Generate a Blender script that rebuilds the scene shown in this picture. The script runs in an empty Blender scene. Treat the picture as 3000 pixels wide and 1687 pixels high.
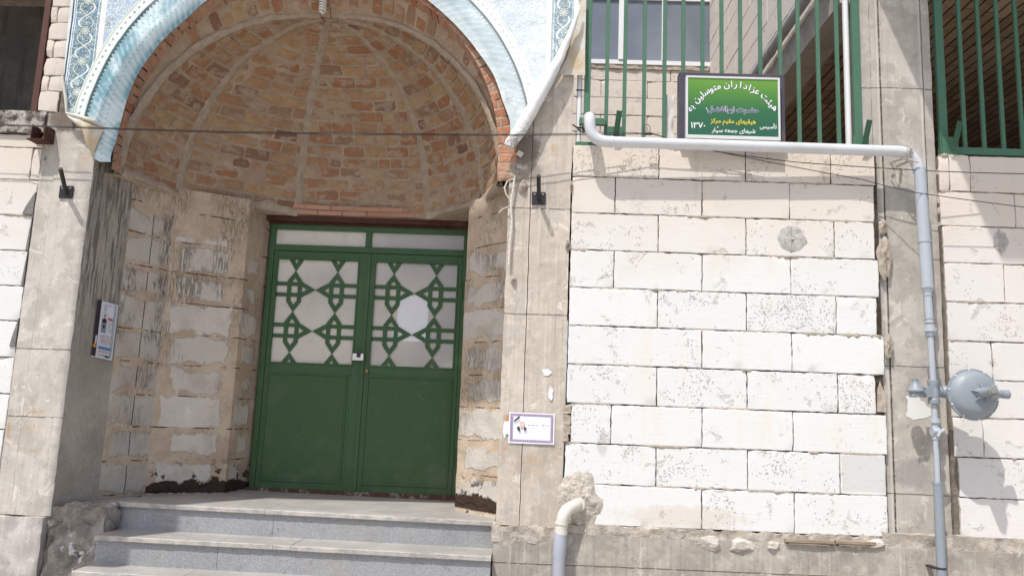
import bpy, bmesh, math, random
from mathutils import Vector, Matrix, noise as mnoise
random.seed(7)
scene = bpy.context.scene
C = scene.collection

# ------------------------------------------------------------------ camera, sky, sun, exposure
CX, CY, CZ, YAW, PIT, ROL, FPX = 0.0, -5.417, -0.8652, 0.02616, 0.15457, 0.03841, 2333.0
def cam_axes():
    cy, sy, cp, sp = math.cos(YAW), math.sin(YAW), math.cos(PIT), math.sin(PIT)
    f = Vector((-sy*cp, cy*cp, sp)); r = Vector((cy, sy, 0)); u = r.cross(f)
    cr, sr = math.cos(ROL), math.sin(ROL)
    return r*cr+u*sr, -r*sr+u*cr, f
CR, CU, CF = cam_axes()
CAMP = Vector((CX, CY, CZ))
cam = bpy.data.cameras.new('camera'); camo = bpy.data.objects.new('camera', cam); C.objects.link(camo)
cam.sensor_width = 36; cam.lens = FPX/3000*36; cam.clip_start = .05; cam.clip_end = 500
m3 = Matrix((CR, CU, -CF)).transposed()
camo.matrix_world = Matrix.Translation(CAMP) @ m3.to_4x4()
scene.camera = camo

SUN = Vector((.61, 1.0, -2.06)).normalized()          # direction the light travels
w = bpy.data.worlds.new('World'); scene.world = w; w.use_nodes = True
wn = w.node_tree; bgn = wn.nodes['Background']
sky = wn.nodes.new('ShaderNodeTexSky'); sky.sky_type = 'NISHITA'; sky.sun_disc = False
sky.sun_elevation = math.asin(-SUN.z); sky.sun_rotation = math.atan2(-SUN.x, -SUN.y)
sky.dust_density = 5.0; sky.ozone_density = .4; sky.altitude = 900
wn.links.new(sky.outputs[0], bgn.inputs[0]); bgn.inputs[1].default_value = .15
sl = bpy.data.lights.new('sun', 'SUN'); slo = bpy.data.objects.new('sun', sl); C.objects.link(slo)
sl.energy = 3.6; sl.angle = math.radians(.6); sl.color = (1.0, .985, .945)
slo.rotation_euler = SUN.to_track_quat('-Z', 'Y').to_euler(); slo.location = (-4, -6, 8)
vs = scene.view_settings; vs.view_transform = 'Standard'; vs.look = 'None'; vs.gamma = 1; vs.exposure = .17

# ------------------------------------------------------------------ helpers
S = 3000/2576
def ray(x, y):
    return CF + CR*((x*S-1500)/FPX) - CU*((y*S-843.5)/FPX)
def U(x, y, Y=0.0):                                   # point of the photograph on the plane y = Y
    d = ray(x, y); return CAMP + d*((Y-CY)/d.y)
def UX(x, y, Y=0.0): return U(x, y, Y).x
def UZ(x, y, Y=0.0): return U(x, y, Y).z
def UP(x, y, p, n):
    d = ray(x, y); p = Vector(p); n = Vector(n); return CAMP + d*((p-CAMP).dot(n)/d.dot(n))
def lerp(a, b, t): return a+(b-a)*t
def nz(x, y, z, s=1.0): return mnoise.noise(Vector((x*s, y*s, z*s)))
def fr(x, y, z, s=1.0, o=4): return mnoise.fractal(Vector((x*s, y*s, z*s)), 1.0, 2.0, o)

class MB:
    def __init__(s): s.v = []; s.f = []; s.m = []; s.uv = {}
    def quad(s, a, b, c, d, m=0, uv=None):
        n = len(s.v); s.v += [Vector(a), Vector(b), Vector(c), Vector(d)]; s.f.append((n, n+1, n+2, n+3)); s.m.append(m)
        if uv: s.uv[len(s.f)-1] = uv
    def poly(s, pts, m=0):
        n = len(s.v); s.v += [Vector(p) for p in pts]; s.f.append(tuple(range(n, n+len(pts)))); s.m.append(m)
    def box(s, x0, x1, y0, y1, z0, z1, m=0, M=None):
        n = len(s.v)
        P = [Vector((x, y, z)) for z in (z0, z1) for y in (y0, y1) for x in (x0, x1)]
        if M: P = [M @ p for p in P]
        s.v += P
        for q in ((0, 2, 3, 1), (4, 5, 7, 6), (0, 1, 5, 4), (2, 6, 7, 3), (0, 4, 6, 2), (1, 3, 7, 5)):
            s.f.append(tuple(n+i for i in q)); s.m.append(m)
    def prism(s, pts, d, m=0):                          # polygon (front) extruded by vector d
        n = len(s.v); k = len(pts); d = Vector(d)
        s.v += [Vector(p) for p in pts]+[Vector(p)+d for p in pts]
        s.f.append(tuple(range(n, n+k))); s.m.append(m)
        s.f.append(tuple(range(n+2*k-1, n+k-1, -1))); s.m.append(m)
        for i in range(k):
            j = (i+1) % k; s.f.append((n+i, n+k+i, n+k+j, n+j)); s.m.append(m)
    def grid(s, fn, nu, nv, m=0, uvf=None):
        n = len(s.v)
        for j in range(nv+1):
            for i in range(nu+1): s.v.append(Vector(fn(i/nu, j/nv)))
        for j in range(nv):
            for i in range(nu):
                a = n+j*(nu+1)+i; s.f.append((a, a+1, a+nu+2, a+nu+1)); s.m.append(m)
                if uvf: s.uv[len(s.f)-1] = [uvf(i/nu, j/nv), uvf((i+1)/nu, j/nv), uvf((i+1)/nu, (j+1)/nv), uvf(i/nu, (j+1)/nv)]
    def tube(s, path, r, n=16, m=0, caps=True):
        path = [Vector(p) for p in path]; k = len(path); base = len(s.v)
        rs = r if isinstance(r, (list, tuple)) else [r]*k
        t = (path[1]-path[0]).normalized(); up = Vector((0, 0, 1)) if abs(t.z) < .9 else Vector((0, 1, 0))
        a = t.cross(up).normalized()
        for i in range(k):
            t = ((path[min(i+1, k-1)]-path[i]).normalized()+(path[i]-path[max(i-1, 0)]).normalized())
            t = t.normalized() if t.length > 1e-9 else Vector((0, 0, 1))
            a = (a-t*a.dot(t)).normalized(); b = t.cross(a)
            for j in range(n):
                g = 2*math.pi*j/n; s.v.append(path[i]+(a*math.cos(g)+b*math.sin(g))*rs[i])
        for i in range(k-1):
            for j in range(n):
                j2 = (j+1) % n; p = base+i*n
                s.f.append((p+j, p+j2, p+n+j2, p+n+j)); s.m.append(m)
        if caps:
            s.f.append(tuple(base+j for j in range(n-1, -1, -1))); s.m.append(m)
            s.f.append(tuple(base+(k-1)*n+j for j in range(n))); s.m.append(m)
    def lathe(s, prof, o, ax, n=24, m=0):               # prof: (radius, distance along axis)
        ax = Vector(ax).normalized(); o = Vector(o)
        up = Vector((0, 0, 1)) if abs(ax.z) < .9 else Vector((1, 0, 0))
        a = ax.cross(up).normalized(); b = ax.cross(a); base = len(s.v)
        for r, h in prof:
            for j in range(n):
                g = 2*math.pi*j/n; s.v.append(o+ax*h+(a*math.cos(g)+b*math.sin(g))*max(r, 1e-4))
        for i in range(len(prof)-1):
            for j in range(n):
                j2 = (j+1) % n; p = base+i*n
                s.f.append((p+j, p+n+j, p+n+j2, p+j2)); s.m.append(m)
        s.f.append(tuple(base+j for j in range(n))); s.m.append(m)
        s.f.append(tuple(base+(len(prof)-1)*n+j for j in range(n-1, -1, -1))); s.m.append(m)
    def rough(s, x0, x1, y0, y1, z0, z1, cell=.05, amp=.002, sc=8, m=0, seed=0, oct=4, warp=None):
        # box whose faces are gridded and displaced with position noise (corners stay welded in space)
        def D(p):
            q = p*sc+Vector((seed*3.7, seed*1.3, 0))
            d = Vector((mnoise.fractal(q, 1, 2, oct), mnoise.fractal(q+Vector((31, 7, 3)), 1, 2, oct), mnoise.fractal(q+Vector((5, 77, 9)), 1, 2, oct)))*amp
            p2 = p+d
            return warp(p2) if warp else p2
        nx = max(1, round((x1-x0)/cell)); ny = max(1, round((y1-y0)/cell)); nzz = max(1, round((z1-z0)/cell))
        V = lambda x, y, z: D(Vector((x, y, z)))
        s.grid(lambda u, v: V(lerp(x0, x1, u), y0, lerp(z0, z1, v)), nx, nzz, m)
        s.grid(lambda u, v: V(lerp(x1, x0, u), y1, lerp(z0, z1, v)), nx, nzz, m)
        s.grid(lambda u, v: V(x1, lerp(y0, y1, u), lerp(z0, z1, v)), ny, nzz, m)
        s.grid(lambda u, v: V(x0, lerp(y1, y0, u), lerp(z0, z1, v)), ny, nzz, m)
        s.grid(lambda u, v: V(lerp(x0, x1, u), lerp(y0, y1, v), z1), nx, ny, m)
        s.grid(lambda u, v: V(lerp(x0, x1, u), lerp(y1, y0, v), z0), nx, ny, m)
    def build(s, name, mats, parent=None, smooth=False, bevel=0, weld=True, angle=40):
        me = bpy.data.meshes.new(name)
        off = Vector(parent['_b']) if parent is not None else Vector((0, 0, 0))
        me.from_pydata([v-off for v in s.v], [], s.f)
        if not isinstance(mats, (list, tuple)): mats = [mats]
        for mt in mats: me.materials.append(mt)
        me.polygons.foreach_set('material_index', s.m)
        if s.uv:
            ul = me.uv_layers.new(name='UVMap')
            for fi, co in s.uv.items():
                for li, c in zip(me.polygons[fi].loop_indices, co): ul.data[li].uv = c
        if weld:
            bm = bmesh.new(); bm.from_mesh(me); bmesh.ops.remove_doubles(bm, verts=bm.verts, dist=2e-5); bm.to_mesh(me); bm.free()
        if smooth:
            me.polygons.foreach_set('use_smooth', [True]*len(me.polygons)); me.set_sharp_from_angle(angle=math.radians(angle))
        me.update()
        o = bpy.data.objects.new(name, me); C.objects.link(o)
        if parent is not None: o.parent = parent
        if bevel:
            b = o.modifiers.new('bevel', 'BEVEL'); b.width = bevel; b.segments = 2; b.limit_method = 'ANGLE'; b.harden_normals = False
        return o
def tag(o, label=None, cat=None, group=None, kind=None):
    if label: o['label'] = label
    if cat: o['category'] = cat
    if group: o['group'] = group
    if kind or cat: o['kind'] = kind or 'thing'
    return o
THINGS = []
def thing(name, label, cat, base, group=None):
    o = bpy.data.objects.new(name, None); C.objects.link(o); o.location = base; o['_b'] = list(base)
    o.empty_display_size = .1; THINGS.append(o)
    return tag(o, label, cat, group)
def sub(o, parent):                                    # make o (built with parent's base) a sub-part of a part
    o.parent = parent; return o

# ------------------------------------------------------------------ shader graph helper
def L(c):
    if isinstance(c, str):
        c = c.lstrip('#'); v = [int(c[i:i+2], 16)/255 for i in (0, 2, 4)]
        return tuple((x/12.92 if x <= .04045 else ((x+.055)/1.055)**2.4) for x in v)+(1,)
    return tuple(c)+(1,) if len(c) == 3 else tuple(c)
class X:
    def __init__(s, g, so): s.g = g; s.so = so
    def _m(s, op, b=None, c=None, clamp=False): return s.g.m(op, s, b, c, clamp)
    def __add__(s, b): return s._m('ADD', b)
    __radd__ = __add__
    def __sub__(s, b): return s._m('SUBTRACT', b)
    def __rsub__(s, b): return s.g.m('SUBTRACT', b, s)
    def __mul__(s, b): return s._m('MULTIPLY', b)
    __rmul__ = __mul__
    def __truediv__(s, b): return s._m('DIVIDE', b)
    def abs(s): return s._m('ABSOLUTE')
    def frac(s): return s._m('FRACT')
    def floor(s): return s._m('FLOOR')
    def sin(s): return s._m('SINE')
    def sqrt(s): return s._m('SQRT')
    def pow(s, b): return s._m('POWER', b)
    def min(s, b): return s._m('MINIMUM', b)
    def max(s, b): return s._m('MAXIMUM', b)
    def inv(s): return 1.0-s
    def ss(s, a, b):                                   # smooth step from a to b (falls if a > b)
        if a > b: return s.ss(b, a).inv()
        n = s.g.nt.nodes.new('ShaderNodeMapRange'); n.interpolation_type = 'SMOOTHSTEP'
        n.inputs[1].default_value = a; n.inputs[2].default_value = b; s.g.link(s, n.inputs[0]); return X(s.g, n.outputs[0])
class G:
    def __init__(s, name):
        s.mat = bpy.data.materials.new(name); s.mat.use_nodes = True; s.nt = s.mat.node_tree
        s.b = s.nt.nodes['Principled BSDF']; s.b.inputs['Specular IOR Level'].default_value = .3
        g = s.nt.nodes.new('ShaderNodeNewGeometry'); s.P = X(s, g.outputs['Position']); s.rand = X(s, g.outputs['Random Per Island'])
        sp = s.nt.nodes.new('ShaderNodeSeparateXYZ'); s.link(s.P, sp.inputs[0])
        s.x, s.y, s.z = (X(s, sp.outputs[i]) for i in range(3))
        sn = s.nt.nodes.new('ShaderNodeSeparateXYZ'); s.nt.links.new(g.outputs['Normal'], sn.inputs[0]); s.nzv = X(s, sn.outputs[2]); s.nyv = X(s, sn.outputs[1])
    def link(s, a, inp):
        if isinstance(a, X): s.nt.links.new(a.so, inp)
        elif isinstance(a, (tuple, list, str)): inp.default_value = L(a)
        else: inp.default_value = a
    def m(s, op, a, b=None, c=None, clamp=False):
        n = s.nt.nodes.new('ShaderNodeMath'); n.operation = op; n.use_clamp = clamp
        for i, q in enumerate((a, b, c)):
            if q is not None: s.link(q, n.inputs[i])
        return X(s, n.outputs[0])
    def uv(s):
        n = s.nt.nodes.new('ShaderNodeUVMap'); sp = s.nt.nodes.new('ShaderNodeSeparateXYZ'); s.nt.links.new(n.outputs[0], sp.inputs[0])
        return X(s, sp.outputs[0]), X(s, sp.outputs[1])
    def comb(s, x, y, z=0.0):
        n = s.nt.nodes.new('ShaderNodeCombineXYZ')
        for i, q in enumerate((x, y, z)): s.link(q, n.inputs[i])
        return X(s, n.outputs[0])
    def sc(s, fx, fy, fz, v=None):                     # scaled position vector
        n = s.nt.nodes.new('ShaderNodeVectorMath'); n.operation = 'MULTIPLY'; s.link(v or s.P, n.inputs[0]); n.inputs[1].default_value = (fx, fy, fz)
        return X(s, n.outputs[0])
    def noise(s, scale, detail=4, rough=.55, dist=0, v=None):
        n = s.nt.nodes.new('ShaderNodeTexNoise'); s.link(v or s.P, n.inputs['Vector'])
        n.inputs['Scale'].default_value = scale; n.inputs['Detail'].default_value = detail; n.inputs['Roughness'].default_value = rough; n.inputs['Distortion'].default_value = dist
        return X(s, n.outputs[0])
    def vor(s, scale, feat='F1', v=None, rnd=1, out=0):
        n = s.nt.nodes.new('ShaderNodeTexVoronoi'); n.feature = feat; s.link(v or s.P, n.inputs['Vector'])
        n.inputs['Scale'].default_value = scale; n.inputs['Randomness'].default_value = rnd; return X(s, n.outputs[out])
    def wn(s, v):
        n = s.nt.nodes.new('ShaderNodeTexWhiteNoise'); n.noise_dimensions = '3D'; s.link(v, n.inputs[0]); return X(s, n.outputs[0])
    def mix(s, f, a, b, mode='MIX'):
        n = s.nt.nodes.new('ShaderNodeMix'); n.data_type = 'RGBA'; n.blend_type = mode
        s.link(f, n.inputs[0]); s.link(a, n.inputs[6]); s.link(b, n.inputs[7]); return X(s, n.outputs[2])
    def ramp(s, f, stops, interp='LINEAR'):
        n = s.nt.nodes.new('ShaderNodeValToRGB'); s.link(f, n.inputs[0]); e = n.color_ramp.elements; n.color_ramp.interpolation = interp
        while len(e) < len(stops): e.new(.5)
        for i, (p, c) in enumerate(stops): e[i].position = p; e[i].color = L(c)
        return X(s, n.outputs[0])
    def bump(s, h, dist, strength=1.0, prev=None):
        n = s.nt.nodes.new('ShaderNodeBump'); n.inputs['Distance'].default_value = dist; n.inputs['Strength'].default_value = strength
        s.link(h, n.inputs['Height'])
        if prev: s.link(prev, n.inputs['Normal'])
        return X(s, n.outputs[0])
    def out(s, col, rough=.9, nrm=None, spec=None, metal=None):
        s.link(col, s.b.inputs['Base Color']); s.link(rough, s.b.inputs['Roughness'])
        if nrm: s.link(nrm, s.b.inputs['Normal'])
        if spec is not None: s.b.inputs['Specular IOR Level'].default_value = spec
        if metal is not None: s.b.inputs['Metallic'].default_value = metal
        return s.mat

def do_stains(g, c, stains):
    if not stains: return c
    na = g.noise(11, 6, .7); nb = g.noise(34, 4, .65)
    for (x, z, rx, rz, colr, st, soft) in stains:
        dx_ = ((g.x-x)/rx).abs(); dz_ = ((g.z-z)/rz).abs()
        d = (dx_*dx_+dz_*dz_).sqrt() if soft > .05 else dx_.max(dz_)
        k = (d+(na-.5)*1.6*soft+(nb-.5)*.9*soft).ss(1.0, 1.0-max(.03, soft*.6))
        if soft > .9: k = k*(na*.5+nb*.5).ss(.44, .58)
        c = g.mix(k*st, c, colr)
    return c
def m_paint(name, col, rough=.45, var=.12, dirt=.25, dirtcol=(.2, .17, .13), scale=6, spec=.4, metal=0, bump=.0006):
    g = G(name); n = g.noise(scale, 5); n2 = g.noise(60, 3)
    c = g.mix(n.ss(.35, .75)*var, col, tuple(min(1, v*1.25+.02) for v in L(col)[:3]))
    c = g.mix((g.noise(3.3, 6, .65)).ss(.52, .75)*dirt, c, dirtcol)
    return g.out(c, n.ss(.2, .8)*.15+(rough-.07), g.bump(n2+n*2, bump), spec, metal)

def m_concrete(name, base=(.40, .365, .32), alt=(.30, .275, .245), hi=(.50, .46, .41), lines_z=(), lines_x=(), rust=0, streak=.5, pores=.6, pale=0, stains=()):
    g = G(name)
    n1 = g.noise(2.2, 6, .6); n2 = g.noise(14, 5, .6); n3 = g.noise(120, 3, .6)
    c = g.mix(n1.ss(.38, .62), alt, base); c = g.mix(n2.ss(.45, .8)*.6, c, hi); c = g.mix(g.noise(4.5, 7, .68).ss(.50, .58)*.55, c, tuple(v*.80 for v in alt)); c = g.mix(g.noise(6.5, 6, .7, .8).ss(.60, .64)*.55, c, tuple(min(1, v*1.15) for v in hi))
    st = g.noise(1, 6, .65, v=g.sc(34, 34, 1.2)); c = g.mix(st.ss(.48, .72)*streak, c, tuple(v*.72 for v in alt))
    st2 = g.noise(1, 4, .6, v=g.sc(55, 55, .8)); c = g.mix(st2.ss(.55, .75)*streak*.8, c, tuple(min(1, v*1.12) for v in hi))
    if pale:
        c = g.mix(g.noise(5, 7, .65).ss(.56, .62)*pale, c, (.66, .62, .56))
    if rust:
        r1 = g.noise(1, 8, .72, v=g.sc(6, 6, 7), dist=1.2); c = g.mix((r1.ss(.56, .64))*rust, c, (.42, .22, .09))
    c = do_stains(g, c, stains)
    pv = g.vor(55); pm = pv.ss(.14, .06)*g.noise(7, 2).ss(.45, .6)*pores
    pv2 = g.vor(17); pm2 = pv2.ss(.055, .035)*pores
    pm = pm.max(pm2)
    c = g.mix(pm, c, (.07, .06, .05))
    h = n2*.5+n3*.35-pm*1.6+st*.5
    for z in lines_z:
        d = (g.z+g.noise(7, 4)*.012-(z+.006)).abs(); ln = d.ss(.005, .0015)*g.noise(25, 2).ss(.3, .5)
        c = g.mix(ln*.75, c, (.16, .13, .10)); h = h-ln*1.2
    for x in lines_x:
        d = (g.x+g.noise(9, 4)*.004-(x+.002)).abs(); ln = d.ss(.005, .001)*g.noise(30, 3).ss(.35, .55)
        c = g.mix(ln*.8, c, (.14, .11, .09)); h = h-ln*1.2
        rd = (g.x-(x-.014)).abs().ss(.012, .002); c = g.mix(rd*.45, c, tuple(min(1, v*1.15) for v in hi)); h = h+rd*.6
    return g.out(c, .9, g.bump(h, .006), .2)

def m_block(name, base=(.72, .712, .69), dirt=.45, warm=(.67, .63, .565), pits=1.0, streaks=True, stains=()):
    g = G(name)
    n1 = g.noise(1.7, 5, .6); n2 = g.noise(9, 5, .65); n3 = g.noise(160, 2)
    c = g.mix(g.rand*.55, base, tuple(v*.955 for v in base))
    c = g.mix(n1.ss(.45, .72)*dirt*.45, c, warm)
    c = g.mix(n2.ss(.58, .82)*dirt, c, (.62, .52, .42))
    if streaks:
        top = (g.z+g.noise(2.5, 4)*.8).ss(.35, 1.2); c = g.mix(top*.75, c, (.66, .57, .48))
    # comb marks of the cut face
    cmb = g.noise(1, 2, .5, v=g.sc(3, 3, 190)); 
    # pits: clustered patches
    wv = g.comb(g.x+g.noise(40, 2)*.012, g.y*.3, g.z+g.noise(43, 2)*.012)
    pv = g.vor(66, v=wv); rnd = g.vor(66, v=wv, out=1)
    sp = g.nt.nodes.new('ShaderNodeSeparateColor'); g.link(rnd, sp.inputs[0]); keep = X(g, sp.outputs[0])
    clus = (g.noise(3.1, 5, .7)*.7+g.noise(9, 3, .6)*.3+g.rand*.16-.12)
    pm = (pv.ss(.36, .24))*((clus+keep*.12).ss(.60, .64))*pits
    pv3 = g.vor(23); pm3 = pv3.ss(.075, .045)*g.noise(3, 2).ss(.45, .6)*pits
    pm = pm.max(pm3*.9)
    c = g.mix(pm*.5, c, (.45, .37, .29))
    if streaks:
        st = g.noise(1, 4, .6, v=g.sc(7, 7, .7)); c = g.mix(st.ss(.57, .68)*.28, c, (.72, .63, .50))
        st = g.noise(1, 5, .7, v=g.sc(30, 30, 4)); c = g.mix(st.ss(.68, .76)*.25, c, (.35, .3, .25))
    c = do_stains(g, c, stains)
    sm_ = g.noise(6.5, 7, .72, .6); c = g.mix(sm_.ss(.60, .67)*.45, c, (.47, .42, .36)); h = n2*.6+cmb*.35+n3*.25-pm*2.6-sm_.ss(.60, .67)*.8
    return g.out(c, .95, g.bump(h, .0032), .1)

def m_mortar(name, a=(.42, .35, .28), b=(.28, .23, .18), hi=(.58, .50, .42)):
    g = G(name); n = g.noise(20, 6, .65); n2 = g.noise(90, 4, .7); n0 = g.noise(3, 3)
    c = g.mix(n.ss(.35, .65), b, a); c = g.mix(n2.ss(.5, .75)*.7, c, hi); c = g.mix(n0.ss(.5, .7)*.4, c, b)
    return g.out(c, .95, g.bump(n+n2*.7, .012), .1)

# ------------------------------------------------------------------ materials
M = {}
M['block'] = m_block('aac_block', stains=[(2.22, -1.175, .145, .12, (.52, .51, .495), .60, 0), (2.02, .93, .07, .12, (.30, .22, .16), .5, 1.2), (2.0, .84, .05, .08, (.24, .18, .13), .6, 1.2), (.72, .62, .10, .12, (.40, .34, .28), .35, 1.0), (1.12, .90, .03, .4, (.45, .36, .27), .35, 1.0), (.85, -.2, .05, .1, (.62, .5, .38), .6, 1.2), (2.2, -.6, .09, .10, (.50, .41, .33), .7, 1.3), (1.05, -1.5, .5, .09, (.60, .51, .41), .5, .8), (1.9, -1.5, .06, .03, (.45, .42, .4), .5, 1.2), (.50, -1.05, .04, .10, (.45, .41, .38), .5, .6)])
M['block_r'] = m_block('aac_block_worn', base=(.70, .665, .63), dirt=.4, warm=(.62, .57, .51), pits=.8)
M['block_l'] = m_block('aac_block_scratched', base=(.74, .72, .70), dirt=.35, warm=(.66, .61, .55), pits=.4)
M['mortar'] = m_mortar('joint_mortar'); M['mortar_d'] = m_mortar('deep_joint', (.10, .08, .065), (.05, .04, .03), (.16, .13, .1))
M['mortar_l'] = m_mortar('mortar_lumps', (.52, .45, .37), (.36, .30, .24), (.66, .59, .51))
M['rubble'] = m_mortar('rubble_cement', (.54, .48, .41), (.38, .33, .275), (.72, .66, .58))
M['conc'] = m_concrete('column_concrete', (.50, .46, .41), (.40, .37, .33), (.62, .57, .51), lines_z=(.545, .01), lines_x=(-.03,), rust=.0, streak=.35)
M['conc_base'] = m_concrete('beam_concrete', (.45, .405, .35), (.33, .295, .255), (.58, .54, .47), streak=.6, lines_z=(-1.83,), pores=.8)

# ================================================================== SETTING
b = MB(); b.grid(lambda u, v: (lerp(-60, 60, u), lerp(-60, -.02, v), -2.52+.01*nz(u*90, v*50, 0)), 60, 40)
g = G('street_ground'); n = g.noise(1.2, 6); c = g.mix(n, (.44, .405, .36), (.56, .52, .465)); c = g.mix(g.noise(60, 3).ss(.55, .7)*.5, c, (.2, .18, .16))
M['ground'] = g.out(c, .95, g.bump(g.noise(80, 3), .01), .2)
tag(b.build('ground', M['ground']), 'pale dusty paved ground in front of the building', None, kind='structure')

# ------------------------------------------------------------------ block walls
CH = .26283
def block_mesh(b, x0, x1, z0, z1, y=0.0, depth=.14, cell=.022, m=0, chip=.6, seed=0, rag=.0045):
    x0 += .0035; x1 -= .0035; z0 += .0038; z1 -= .0038
    nx = max(3, int((x1-x0)/cell)); nzv = max(3, int((z1-z0)/cell))
    dy = random.uniform(-.003, .003); tx = random.uniform(-.004, .004); tz = random.uniform(-.003, .003); tl = random.uniform(-.003, .003)
    chips = []
    for cx in (x0, x1):
        for cz in (z0, z1):
            if random.random() < chip: chips.append((cx, cz, random.uniform(.012, .045), random.uniform(.004, .014)))
    if random.random() < chip:
        chips.append((random.uniform(x0, x1), random.choice((z0, z1)), random.uniform(.02, .05), random.uniform(.004, .012)))
    def fn(u, v):
        uu = (0, .006/(x1-x0))[1] if False else u
        x = lerp(x0, x1, uu); z = lerp(z0, z1, v)
        i = round(u*nx); j = round(v*nzv)
        Y = y+dy+(u-.5)*tx+(v-.5)*tz+.0005*fr(x, seed, z, 9)
        if i in (0, nx) or j in (0, nzv):
            Y += .0022
            if i in (0, nx): x += rag*fr(x, seed+5, z, 28)
            if j in (0, nzv): z += rag*fr(x, seed+9, z, 24)
        if i == 1: x = x0+.0045
        if i == nx-1: x = x1-.0045
        if j == 1: z = z0+.0045
        if j == nzv-1: z = z1-.0045
        z += (u-.5)*tl
        for cx, cz, r, d in chips:
            q = math.hypot(x-cx, (z-cz)*1.3)+.01*nz(x, 0, z, 60)
            if q < r: Y += d*(1-(q/r)**2); 
        return (x, Y, z)
    b.grid(fn, nx, nzv, m)
    P = [Vector(fn(u, v)) for u, v in [(i/nx, 0) for i in range(nx+1)]+[(1, j/nzv) for j in range(1, nzv+1)]+[(1-i/nx, 1) for i in range(1, nx+1)]+[(0, 1-j/nzv) for j in range(1, nzv)]]
    k = len(P); n = len(b.v)
    b.v += P+[Vector((p.x, y+depth, p.z)) for p in P]
    for i in range(k):
        j = (i+1) % k; b.f.append((n+i, n+k+i, n+k+j, n+j)); b.m.append(m)

def squeeze(b, x0, x1, z, y=0.0, m=0, prob=.5):        # mortar pressed out of a bed joint
    x = x0
    while x < x1-.03:
        ln = random.uniform(.04, .38)
        if random.random() < prob:
            e = min(x+ln, x1-.005); n = max(4, int((e-x)/.008)); sd = random.random()*50; hh = random.uniform(.004, .013); pr = random.uniform(.003, .011)
            def fn(u, v, x=x, e=e, sd=sd, hh=hh, pr=pr):
                X_ = lerp(x, e, u); env = min(1, 5*u, 5*(1-u)); k = .5+.9*abs(fr(X_, sd, 0, 22))
                a = (v-.5)*math.pi; zz = z+math.sin(a)*hh*k*env*(1 if v > .5 else 1.5)+.002*nz(X_, sd, v, 40)
                return (X_, y+.004-math.cos(a)*pr*k*env-.002*nz(X_, v*3, sd, 90), zz)
            b.grid(fn, n, 5, m)
        x += ln+random.uniform(.0, .12)

def block_wall(name, label, rows, mat, y=0.0, group=None, bed=None, back=(.03, .16), sq=.5, squeeze_mat=None):
    x0 = min(r[0] for r in rows); x1 = max(r[1] for r in rows); zb = min(r[2] for r in rows); zt = max(r[3] for r in rows)
    t = thing(name, label, 'wall', (x0, y, zb), group)
    b = MB(); q = MB()
    for i, (a, e, z0, z1, js) in enumerate(rows):
        xs = [a]+[j for j in js if a < j < e]+[e]
        for k in range(len(xs)-1): block_mesh(b, xs[k], xs[k+1], z0, z1, y, seed=i*7+k)
        squeeze(q, a, e, z1, y, 0, sq)
        for j in xs[1:-1]:
            if random.random() < .35:
                zz = random.uniform(z0+.03, z1-.08); n = 8
                sd = random.random()*40
                q.grid(lambda u, v: (j+(v-.5)*.016*(.5+abs(fr(u, sd, v, 6)))*min(1, 5*u, 5-5*u)+.003*nz(u*9, sd, 0), y+.003-.006*math.sin(v*math.pi)*min(1, 5*u, 5-5*u), lerp(zz, zz+random.uniform(.05, .06), u)), n, 4)
    b.build('blocks', mat, t, smooth=True, angle=14)
    tag(q.build('squeezed_mortar', squeeze_mat or M['mortar_l'], t, smooth=True, angle=70), kind='stuff')
    r = MB(); r.box(x0+.004, x1-.008, y+.016, y+.13, zb, zt-.006)
    r.build('mortar_bed', bed or M['mortar_d'], t)
    return t

c = lambda k: .2533+.605*k
zr = lambda i: (3-i)*CH
rows = []
ends = [2.363, 2.350, 2.343, 2.366, 2.343, 2.384, 2.318, 2.384, 2.368, 2.371]
jn = [[1, 2, 2.98], [.5, 1.5, 2.5], [1, 2, 3], [.5, 1.5, 2.5], [1, 2, 3], [1.5, 2.5], [1, 2, 3], [.5, 1.5, 2.5], [1, 2, 3], [1.5, 2.5]]
for k in range(10):
    i = k-1; z1 = zr(i) if i >= 0 else 1.02; z0 = zr(i+1)
    a = .252 if i < 8 else .43
    if i == 6: a = .285
    rows.append((a, ends[k], z0, z1, [c(j) for j in jn[k]]))
wall = block_wall('block_wall', 'white aerated block wall between two concrete columns, below the green sign', rows, M['block'], 0.0, sq=.6)
q = MB()
for (px, py, rx, rz) in ((2226, 648, .052, .15), (2236, 870, .030, .085), (2222, 570, .03, .05), (1428, 620, .02, .05), (1437, 470, .015, .05)):
    p = U(px, py, 0)
    q.grid(lambda u, v: (p.x+rx*v*math.cos(u*6.2832)*(1+.35*nz(math.cos(u*6.28)*2, math.sin(u*6.28)*2, px)), .004-.020*(1-v*v)-.016*fr(u*5, v*4, px, 1.2)*(1-v**3), p.z+rz*v*math.sin(u*6.2832)*(1+.3*nz(math.cos(u*6.28)*2, math.sin(u*6.28)*2, px+9))), 30, 8)
tag(q.build('mortar_smear', M['mortar_l'], wall, smooth=True, angle=60), kind='stuff')
# small slivers and stones filling the wall ends
q = MB()
q.prism([(2.325, .004, -.77), (2.385, .004, -.77), (2.383, .006, -.66), (2.352, .01, -.565), (2.333, .008, -.62)], (0, .1, 0))
for i, (zz, s_) in enumerate(((-.83, .03), (-.90, .035), (-.965, .03), (-1.02, .022))):
    q.rough(.236, .236+s_+.016, -.004, .06, zz-.03, zz+.03, .012, .009, 30, seed=i)
tag(q.build('filler_stones', M['mortar_l'], wall, smooth=True), kind='stuff')

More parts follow.
